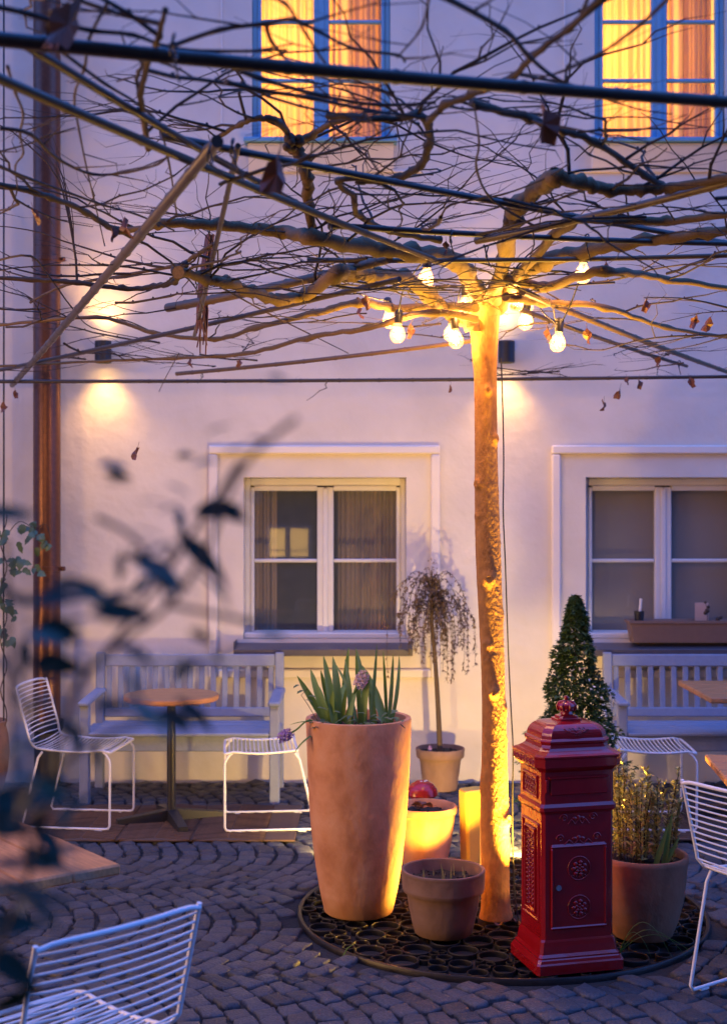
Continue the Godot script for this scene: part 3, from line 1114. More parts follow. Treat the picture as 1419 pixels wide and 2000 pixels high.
func pots() -> void:
	pot("tall_planter", Vector3(-0.022, 0.03, -5.90), V([0.0001, 0.0, 0.142, 0.0, 0.152, 0.008, 0.172, 0.10, 0.192, 0.22, 0.208, 0.36, 0.218, 0.50, 0.226, 0.66, 0.231, 0.80, 0.233, 0.850, 0.231, 0.860, 0.225, 0.863, 0.210, 0.860, 0.207, 0.845, 0.203, 0.78]), M.terra, "tall barrel shaped terracotta planter with spring flowers", 0.815, 0.206, 72)
	var sp := []
	for a in [0.0001, 0.0, 0.112, 0.0, 0.120, 0.006, 0.132, 0.05, 0.143, 0.10, 0.152, 0.16, 0.158, 0.178, 0.168, 0.180, 0.170, 0.186]:
		sp.append(a)
	for k in 9: # thrown ribs on the band
		sp.append_array([0.1715 + 0.0003 * k, 0.190 + 0.008 * k, 0.1726 + 0.0003 * k, 0.194 + 0.008 * k])
	sp.append_array([0.176, 0.264, 0.174, 0.270, 0.168, 0.272, 0.162, 0.268, 0.160, 0.255, 0.152, 0.19])
	pot("small_ribbed_pot", Vector3(0.335, 0.03, -5.60), V(sp), M.terra_grey, "small grey-brown ribbed pot with sprouting shoots", 0.222, 0.158)
	var lp := V([0.0001, 0.0, 0.092, 0.0, 0.098, 0.006, 0.112, 0.06, 0.130, 0.14, 0.142, 0.22, 0.150, 0.285, 0.158, 0.292, 0.160, 0.318, 0.156, 0.326, 0.148, 0.326, 0.142, 0.318, 0.138, 0.28, 0.132, 0.22])
	pot("low_pot", Vector3(0.30, 0.03, -6.56), lp, M.terra, "low terracotta pot holding dead leaves behind the tall planter", 0.285, 0.138)
	pot("shrub_pot", Vector3(1.165, 0.03, -5.58), V([0.0001, 0.0, 0.118, 0.0, 0.126, 0.008, 0.150, 0.07, 0.170, 0.15, 0.181, 0.23, 0.186, 0.29, 0.192, 0.318, 0.192, 0.335, 0.186, 0.342, 0.176, 0.341, 0.168, 0.332, 0.166, 0.30, 0.164, 0.26]), M.terra_brown, "round brown pot of variegated shrub beside the red letter box", 0.302, 0.167)
	pot("standard_tree_pot", Vector3(0.49, 0.024, -8.52), V([0.0001, 0.0, 0.10, 0.0, 0.108, 0.006, 0.118, 0.08, 0.130, 0.18, 0.136, 0.205, 0.148, 0.208, 0.152, 0.214, 0.157, 0.262, 0.153, 0.268, 0.146, 0.266, 0.142, 0.25, 0.136, 0.20]), M.terra_grey, "grey-brown pot of the weeping standard tree by the wall", 0.238, 0.140)
	pot("bush_pot", Vector3(1.10, 0.024, -6.92), V([0.0001, 0.0, 0.12, 0.0, 0.13, 0.01, 0.17, 0.22, 0.18, 0.23, 0.185, 0.29, 0.178, 0.296, 0.168, 0.29, 0.16, 0.24]), M.terra, "pot of the cone shaped bush behind the letter box", 0.265, 0.165)
	pot("vine_pot", Vector3(-2.41, 0.024, -8.45), V([0.0001, 0.0, 0.11, 0.0, 0.12, 0.01, 0.15, 0.12, 0.165, 0.25, 0.155, 0.36, 0.14, 0.42, 0.15, 0.45, 0.142, 0.455, 0.132, 0.44, 0.135, 0.38]), M.terra_brown, "bulging brown pot of the climbing plant beside the downpipe", 0.40, 0.135)
	# weathered post by the low pot
	var o := tag(node("service_post", self, Vector3(0.548, 0.026, -6.56)), "short square yellow post standing between the low pot and the tree trunk", "post")
	var s := Shape.new()
	s.loft([[0.058, 0.05, 0.012, 0.0], [0.056, 0.048, 0.012, 0.405], [0.052, 0.044, 0.012, 0.412]])
	put("post_body", s, M.yellow_post, o)
	s = Shape.new()
	s.box(Vector3(0, 0.004, 0), Vector3(0.15, 0.008, 0.13), Basis.IDENTITY, 0.002)
	put("base_plate", s, M.yellow_post, o)
	o.rotation = Vector3(0, 0.35, 0.035)
	# red toadstool ornament behind the low pot
	o = tag(node("toadstool_ornament", self, Vector3(0.30, 0.024, -6.82)), "shiny red ceramic toadstool behind the low pot", "ornament")
	s = Shape.new()
	s.lathe(V([0.0001, 0.0, 0.05, 0.0, 0.042, 0.08, 0.030, 0.22, 0.026, 0.33]), 24)
	put("stalk", s, M.trim, o)
	s = Shape.new()
	s.lathe(V([0.02, 0.325, 0.070, 0.318, 0.082, 0.330, 0.078, 0.358, 0.056, 0.386, 0.028, 0.400, 0.0001, 0.404]), 32)
	put("cap", s, M.red_glaze, o)
	s = Shape.new()
	for k in 9:
		var a := k * 2.4
		var f := 0.3 + 0.6 * (k % 3) / 2.0
		s.blob(Vector3(cos(a) * 0.07 * f, 0.404 - 0.058 * f * f, sin(a) * 0.07 * f), Vector3(0.008, 0.004, 0.008), 5, 8)
	put("spots", s, M.trim, o)


func letter_box() -> void:
	var o := tag(node("letter_box", self, Vector3(0.80, 0.03, -5.26), 0.25), "ornate red cast metal pillar letter box with a crowned domed top", "letter box")
	var s := Shape.new()
	s.loft([[0.180, 0.150, 0.010, 0.0], [0.180, 0.150, 0.010, 0.036], [0.176, 0.146, 0.010, 0.042], [0.172, 0.142, 0.010, 0.052], [0.168, 0.138, 0.010, 0.056], [0.168, 0.138, 0.010, 0.062], [0.160, 0.130, 0.010, 0.072], [0.156, 0.126, 0.010, 0.100], [0.152, 0.122, 0.010, 0.116], [0.148, 0.118, 0.012, 0.124]])
	put("plinth", s, M.mailbox, o)
	s = Shape.new()
	s.loft([[0.148, 0.118, 0.012, 0.1238], [0.148, 0.118, 0.012, 0.606], [0.152, 0.122, 0.012, 0.612], [0.158, 0.128, 0.012, 0.620], [0.158, 0.128, 0.012, 0.634], [0.150, 0.120, 0.012, 0.646], [0.150, 0.120, 0.012, 0.772]])
	put("body", s, M.mailbox, o)
	s = Shape.new()
	s.loft([[0.156, 0.126, 0.018, 0.770], [0.168, 0.138, 0.026, 0.782], [0.178, 0.146, 0.030, 0.790], [0.178, 0.146, 0.030, 0.822], [0.182, 0.150, 0.030, 0.826], [0.182, 0.150, 0.030, 0.832], [0.170, 0.138, 0.030, 0.838], [0.152, 0.122, 0.028, 0.848], [0.140, 0.111, 0.026, 0.858], [0.135, 0.107, 0.026, 0.872]])
	put("cornice", s, M.mailbox, o)
	s = Shape.new()
	var lv := [[0.134, 0.106, 0.024, 0.868], [0.142, 0.113, 0.028, 0.876], [0.144, 0.115, 0.030, 0.884], [0.140, 0.111, 0.030, 0.890]]
	for k in 9:
		var f := k / 8.0
		var q := pow(cos(f * PI / 2 * 0.86), 0.85)
		lv.append([0.048 + 0.088 * q, 0.040 + 0.067 * q, 0.014 + 0.016 * q, 0.893 + 0.055 * sin(f * PI / 2)])
	lv.append_array([[0.050, 0.044, 0.010, 0.951], [0.050, 0.044, 0.010, 0.958], [0.040, 0.036, 0.010, 0.960], [0.038, 0.034, 0.010, 0.968], [0.026, 0.024, 0.008, 0.972]])
	s.loft(lv)
	put("dome", s, M.mailbox, o)
	# crown knob
	s = Shape.new()
	s.lathe(V([0.022, 0.968, 0.025, 0.974, 0.023, 0.980, 0.022, 0.984, 0.032, 0.990, 0.038, 1.000, 0.038, 1.008, 0.032, 1.017, 0.020, 1.022, 0.008, 1.024, 0.006, 1.028, 0.009, 1.032, 0.010, 1.037, 0.007, 1.043, 0.0001, 1.045]), 28)
	for k in 8:
		var a := TAU * k / 8
		s.tube([Vector3(cos(a) * 0.034, 0.988, sin(a) * 0.034), Vector3(cos(a) * 0.040, 1.004, sin(a) * 0.040), Vector3(cos(a) * 0.030, 1.019, sin(a) * 0.030), Vector3(cos(a) * 0.008, 1.025, sin(a) * 0.008)], [0.004, 0.005, 0.004, 0.003], 6)
		s.blob(Vector3(cos(a + 0.39) * 0.033, 0.992, sin(a + 0.39) * 0.033), Vector3(0.005, 0.005, 0.005), 5, 7)
	put("crown", s, M.mailbox, o)
	# crest on the dome's front: a garland, a monogram and two small marks below
	s = Shape.new()
	var g := func(u: float, h: float) -> Vector3: # on the dome's front slope
		var f := clampf((h - 0.893) / 0.055, 0.0, 1.0)
		var q := pow(cos(asin(f) * 0.86), 0.85)
		return Vector3(u, h, 0.040 + 0.067 * q + 0.0015)
	var gar := []
	for k in 15:
		var u := k / 14.0 * 2 - 1
		gar.append(g.call(u * 0.048, 0.912 + 0.016 * u * u))
	s.tube(gar, [0.0018], 6)
	for k in 12:
		var u := k / 11.0 * 2 - 1
		var p: Vector3 = g.call(u * 0.048, 0.912 + 0.016 * u * u)
		s.blob(p + Vector3(0, 0.002 * (1 if k % 2 == 0 else -1), 0), Vector3(0.004, 0.003, 0.002), 4, 6)
	for line in [[-0.016, 0.916, -0.016, 0.934, -0.002, 0.920, 0.012, 0.935, 0.012, 0.917], [0.004, 0.919, 0.010, 0.917, 0.018, 0.922, 0.018, 0.930, 0.011, 0.934], [-0.034, 0.926, -0.028, 0.934, -0.022, 0.926], [0.024, 0.927, 0.030, 0.935, 0.036, 0.928], [-0.012, 0.906, -0.008, 0.901, -0.005, 0.905, -0.009, 0.908, -0.012, 0.903], [0.004, 0.906, 0.008, 0.901, 0.011, 0.905, 0.007, 0.908, 0.004, 0.903]]:
		var pts := []
		for k in range(0, line.size(), 2):
			pts.append(g.call(line[k], line[k + 1]))
		s.tube(pts, [0.0014], 5)
	put("crest", s, M.mailbox, o)
	# side panels: raised moulding round a filigree strip, and a pierced panel above
	for sx in [-1.0, 1.0]:
		s = Shape.new()
		var face: float = sx * 0.1485
		for b in [[0.19, 0.0, 0.012, 0.17], [0.56, 0.0, 0.012, 0.17], [0.375, -0.08, 0.38, 0.012], [0.375, 0.08, 0.38, 0.012]]:
			s.box(Vector3(face, b[0], b[1]), Vector3(0.012, b[2], b[3]), Basis.IDENTITY, 0.004)
		for b in [[0.215, 0.0, 0.010, 0.11], [0.535, 0.0, 0.010, 0.11], [0.375, -0.05, 0.33, 0.010], [0.375, 0.05, 0.33, 0.010]]:
			s.box(Vector3(face, b[0], b[1]), Vector3(0.018, b[2], b[3]), Basis.IDENTITY, 0.004)
		put("side_panel", s, M.mailbox, o)
		s = Shape.new()
		for k in 17:
			var y := 0.238 + 0.017 * k
			for m in [-1.0, 1.0]:
				var pts := []
				for q in 9:
					var a := q / 8.0 * 4.6
					pts.append(Vector3(sx * 0.152, y + 0.0075 * sin(a) , m * (0.016 - 0.011 * cos(a)) ))
				s.tube(pts, [0.0028], 5)
				s.blob(Vector3(sx * 0.152, y + 0.008, m * 0.034), Vector3(0.003, 0.005, 0.006), 4, 6)
			s.blob(Vector3(sx * 0.153, y, 0), Vector3(0.004, 0.005, 0.004), 4, 6)
		put("filigree", s, M.mailbox, o)
		s = Shape.new()
		for b in [[0.665, 0.0, 0.010, 0.14], [0.745, 0.0, 0.010, 0.14], [0.705, -0.07, 0.09, 0.010], [0.705, 0.07, 0.09, 0.010]]:
			s.box(Vector3(sx * 0.1505, b[0], b[1]), Vector3(0.012, b[2], b[3]), Basis.IDENTITY, 0.003)
		for k in 5:
			for m in [-1.0, 1.0]:
				var pts := []
				for q in 11:
					var a := q / 10.0 * TAU
					pts.append(Vector3(sx * 0.152, 0.705 + m * 0.014 + 0.012 * sin(a), -0.046 + 0.023 * k + 0.010 * cos(a)))
				s.tube(pts, [0.0032], 5)
		put("pierced_panel", s, M.mailbox, o)
		s = Shape.new()
		for k in 7: # rosettes along the cornice side
			var z := -0.096 + 0.032 * k
			for q in 6:
				var a := TAU * q / 6
				s.blob(Vector3(sx * 0.179, 0.806 + 0.008 * sin(a), z + 0.008 * cos(a)), Vector3(0.003, 0.0045, 0.0045), 4, 6)
			s.blob(Vector3(sx * 0.180, 0.806, z), Vector3(0.004, 0.004, 0.004), 4, 6)
		put("cornice_ornament", s, M.mailbox, o)
	# front: letter flap, scroll, door with rose medallions and lock
	s = Shape.new()
	s.box(Vector3(0.0, 0.712, 0.123), Vector3(0.236, 0.062, 0.010), Basis(Vector3.RIGHT, -0.06), 0.003)
	s.box(Vector3(0.0, 0.746, 0.124), Vector3(0.250, 0.008, 0.014), Basis.IDENTITY, 0.003)
	put("letter_flap", s, M.mailbox, o)
	s = Shape.new()
	s.box(Vector3(-0.132, 0.716, 0.124), Vector3(0.014, 0.05, 0.012), Basis.IDENTITY, 0.003)
	put("flap_hinge", s, M.mailbox, o)
	for e in [[0.590, 0.06], [0.512, 0.075]]:
		s = Shape.new()
		for m in [-1.0, 1.0]:
			var pts := []
			for q in 22:
				var a := q / 21.0 * 9.0
				var r := 0.016 - 0.0015 * a
				pts.append(Vector3(m * (e[1] + r * cos(a)), e[0] + r * sin(a), 0.1195))
			s.tube(pts, [0.0034], 6)
			pts = []
			for q in 13:
				var a := q / 12.0 * PI
				pts.append(Vector3(m * (e[1] - 0.016) * q / 12.0, e[0] - 0.016 + 0.008 * cos(a * 3.0), 0.1195))
			s.tube(pts, [0.0032], 6)
			s.blob(Vector3(m * 0.016, e[0] - 0.004, 0.119), Vector3(0.012, 0.008, 0.004), 5, 8)
		s.blob(Vector3(0, e[0] - 0.002, 0.119), Vector3(0.010, 0.012, 0.005), 5, 8)
		put("scroll_ornament", s, M.mailbox, o)
	var d := node("door", o)
	s = Shape.new()
	s.box(Vector3(0, 0.325, 0.1185), Vector3(0.226, 0.33, 0.010), Basis.IDENTITY, 0.004)
	put("door_leaf", s, M.mailbox, d)
	s = Shape.new()
	for b in [[0.0, 0.481, 0.232, 0.010], [0.0, 0.169, 0.232, 0.010], [-0.111, 0.325, 0.010, 0.302], [0.111, 0.325, 0.010, 0.302]]:
		s.box(Vector3(b[0], b[1], 0.1245), Vector3(b[2], b[3], 0.010), Basis.IDENTITY, 0.004)
	put("moulding", s, M.mailbox, d)
	for y in [0.395, 0.245]:
		s = Shape.new()
		var pts := []
		for q in 33:
			var a := TAU * q / 32
			pts.append(Vector3(0.045 * cos(a), y + 0.045 * sin(a), 0.125))
		s.tube(pts, [0.0036], 6, false)
		for ringk in [[7, 0.024, 0.010], [5, 0.012, 0.008], [1, 0.0, 0.006]]:
			for q in ringk[0]:
				var a: float = TAU * q / ringk[0] + ringk[1] * 20
				s.blob(Vector3(ringk[1] * cos(a), y + ringk[1] * sin(a), 0.1245 + 0.003), Vector3(ringk[2], ringk[2] * 0.85, 0.006), 5, 8)
		for q in 5:
			s.blob(Vector3(-0.024 + 0.012 * q, y - 0.034 + 0.003 * absf(q - 2), 0.1245), Vector3(0.006, 0.004, 0.003), 4, 6)
		put("rose_medallion", s, M.mailbox, d)
	s = Shape.new()
	s.tube([Vector3(-0.085, 0.325, 0.122), Vector3(-0.085, 0.325, 0.130)], [0.011], 20)
	put("lock", s, M.steel, d)


func unseen_spotlights() -> void:  # unseen lamps behind pots and letter box, placed to light trunk, pots, wall, shrub
	var lit := 0
	for e in [[Vector3(0.485, 0.03, -6.06), Vector3(-0.25, 0.8, 0.1), 3.6, 86.0, 0.25, "unseen small black ground spotlight between the low pot and the ribbed pot, lighting the pots"], [Vector3(0.715, 0.03, -5.71), Vector3(-0.075, 1.0, -0.05), 42.0, 27.0, 0.85, "unseen small black ground spotlight behind the letter box, lighting the trunk"], [Vector3(-0.14, 0.03, -6.80), Vector3(-0.1, 0.22, -1.0), 1.2, 66.0, 0.7, "unseen small black ground spotlight behind the tall planter, lighting the wall"], [Vector3(0.86, 0.03, -6.72), Vector3(0.0, 0.12, -1.0), 4.2, 66.0, 0.7, "unseen small black ground spotlight behind the letter box, lighting the wall"], [Vector3(0.98, 0.03, -5.92), Vector3(0.22, 0.8, 0.45), 4.5, 54.0, 0.7, "unseen small black ground spotlight lighting the variegated shrub"]]:
		var o := tag(node("unseen_ground_spotlight", self, e[0]), e[5], "spotlight", "unseen ground spotlights")
		if lit > 0:
			o.name = "unseen_ground_spotlight_%03d" % lit
		lit += 1
		var dir: Vector3 = e[1].normalized()
		var s := Shape.new()
		s.tube([Vector3(0, 0, 0), Vector3(0, 0.03, 0)], [0.03], 16)
		put("foot", s, M.black_metal, o)
		s = Shape.new()
		var c := Vector3(0, 0.055, 0)
		s.tube([c - dir * 0.03, c + dir * 0.03], [0.033, 0.040], 20, false)
		s.tube([c - dir * 0.031, c - dir * 0.03], [0.033], 20)
		put("head", s, M.black_metal, o)
		s = Shape.new()
		s.tube([c + dir * 0.018, c + dir * 0.020], [0.034], 20)
		put("lamp_lens", s, M.lens, o)
		var sp := SpotLight3D.new()
		sp.name = "unseen_spot_light"
		sp.position = c + dir * 0.032
		sp.basis = Basis.looking_at(dir, Vector3.RIGHT)
		sp.spot_angle = e[3]
		sp.spot_angle_attenuation = e[4]
		sp.spot_range = 9.0
		sp.light_size = 0.03
		sp.light_color = Color(1.0, 0.78, 0.28) if lit < 3 or lit == 5 else Color(1.0, 0.83, 0.52)
		sp.light_energy = e[2]
		sp.shadow_enabled = true
		o.add_child(sp, true)


func smooth_line(p: Array, per := 6) -> Array:
	var out := []
	for k in p.size() - 1:
		var a: Vector3 = p[maxi(k - 1, 0)]
		var b: Vector3 = p[k]
		var c: Vector3 = p[k + 1]
		var d: Vector3 = p[mini(k + 2, p.size() - 1)]
		for q in per:
			out.append(b.cubic_interpolate(c, a, d, float(q) / per))
	out.append(p[-1])
	return out


func branch(parent: Node, called: String, pts: Array, r0: float, r1: float, knobby := 1.0, m: Material = null) -> Array:
	var line := smooth_line(pts, 7)
	var rr := []
	var n := line.size()
	for k in n:
		var f := float(k) / (n - 1)
		var r := lerpf(r0, r1, f)
		r *= 1.0 + knobby * (0.04 * sin(k * 1.3) + (0.22 if k % 7 == 0 and k > 0 else 0.0) + rng.randf_range(-0.06, 0.06))
		rr.append(r)
		line[k] += Vector3(rng.randf_range(-1, 1), rng.randf_range(-1, 1), rng.randf_range(-1, 1)) * r * 0.18 * knobby
	var s := Shape.new()
	s.tube(line, rr, 12)
	for k in range(3, n - 2, 6): # bud scars
		if rng.randf() < 0.6 * knobby:
			var d := Vector3(rng.randf_range(-1, 1), rng.randf_range(-0.6, 1), rng.randf_range(-1, 1)).normalized()
			s.blob(line[k] + d * rr[k] * 0.8, Vector3.ONE * rr[k] * rng.randf_range(0.3, 0.5), 5, 7)
	put(called, s, m if m else M.branch, parent)
	return line


func twig(s: Shape, at: Vector3, dir: Vector3, length: float, r: float, depth: int) -> void:
	var p := at
	var d := dir.normalized()
	var pts := [p]
	var rad := [r]
	var gone := 0.0
	var zig := 1.0 if rng.randf() < 0.5 else -1.0
	var curl := rng.randf_range(-0.25, 0.25)
	while gone < length:
		var step := rng.randf_range(0.05, 0.10)
		d = d.rotated(Vector3.UP, zig * rng.randf_range(0.05, 0.5) + curl * 0.4 + (rng.randf_range(-0.9, 0.9) if rng.randf() < 0.12 else 0.0))
		d.y += rng.randf_range(-0.16, 0.16)
		d.y *= 0.85
		d = d.normalized()
		if p.y > 2.98:
			d.y -= 0.2
		if p.y < 2.5:
			d.y += 0.15
		p += d * step
		if p.z < -8.6 or p.z > -2.3:
			break
		gone += step
		zig = -zig
		var rr := lerpf(r, r * 0.35, minf(1.0, gone / length))
		pts.append(p)
		rad.append(rr)
		if depth > 0 and rng.randf() < 0.34:
			twig(s, p, d.rotated(Vector3.UP, zig * rng.randf_range(0.5, 1.1)) + Vector3(0, rng.randf_range(-0.25, 0.3), 0), maxf(0.0, length - gone) * rng.randf_range(0.35, 0.8) + 0.06, rr * 0.7, depth - 1)
		if rng.randf() < 0.5: # bud
			s.blob(p + Vector3(0, rr * 0.8, 0), Vector3(rr, rr * 1.3, rr) * 1.15, 4, 5)
	if pts.size() > 1:
		s.tube(pts, rad, 6, false)


func bamboo(a: Vector3, b: Vector3, r: float, m: Material, label: String, sag := 0.01) -> void:
	var name_ := "bamboo_pole"
	var k := 0
	while has_node(NodePath(name_)):
		k += 1
		name_ = "bamboo_pole_%03d" % k
	var o := tag(node(name_), label, "bamboo pole", "bamboo poles of the flat tree frame")
	var s := Shape.new()
	var ln := a.distance_to(b)
	var seg := 0.24
	var line := []
	var rr := []
	var t := rng.randf() * seg
	var pos := [0.0]
	while t < ln - 0.02:
		if t > 0.02:
			pos.append_array([t - 0.008, t - 0.002, t + 0.002, t + 0.010])
		t += seg * rng.randf_range(0.85, 1.15)
	pos.append(ln)
	for q in pos.size():
		var f: float = pos[q] / ln
		line.append(a.lerp(b, f) + Vector3.DOWN * sag * 4.0 * f * (1 - f))
		rr.append(r * lerpf(1.0, 0.86, f) * ([0.97, 1.14, 1.12, 0.97][(q - 1) % 4] if q > 0 and q < pos.size() - 1 else 1.0))
	s.tube(line, rr, 14)
	put("cane", s, m, o)


func tie(at: Vector3, r: float, parent: Node) -> void:
	var s := Shape.new()
	var pts := []
	for q in 13:
		var a := TAU * q / 12
		pts.append(at + Vector3(0.004 * sin(a * 2), cos(a) * r, sin(a) * r))
	s.tube(pts, [0.0028], 5, false)
	s.tube([at + Vector3(0, -r, 0), at + Vector3(rng.randf_range(-0.03, 0.03), -r - rng.randf_range(0.01, 0.05), rng.randf_range(-0.02, 0.02))], [0.0022], 5)
	put("cable_tie", s, M.zip, parent)


func crumpled_leaf(seed_: int) -> Mesh:
	var q := RandomNumberGenerator.new()
	q.seed = seed_
	var s := Shape.new()
	var rim := []
	var n := 15
	for k in n: # lobed outline, curled
		var a := TAU * k / n
		var r := 0.5 * (0.62 + 0.38 * absf(cos(a * 2.5)) ) * q.randf_range(0.85, 1.1)
		rim.append(Vector3(r * sin(a) * (0.45 + 0.2 * q.randf()), -0.5 + r * cos(a), 0.16 * sin(a * 2 + seed_) + q.randf_range(-0.07, 0.07)))
	var mid := Vector3(0, -0.5, 0.10)
	for k in n:
		s.tri(mid, rim[(k + 1) % n], rim[k])
	s.tube([Vector3(0, 0.25, 0), Vector3(0.02, 0.05, 0.02), Vector3(0, -0.1, 0.03), mid], [0.012, 0.012, 0.014, 0.008], 5)
	return s.mesh(M.dry_leaf)


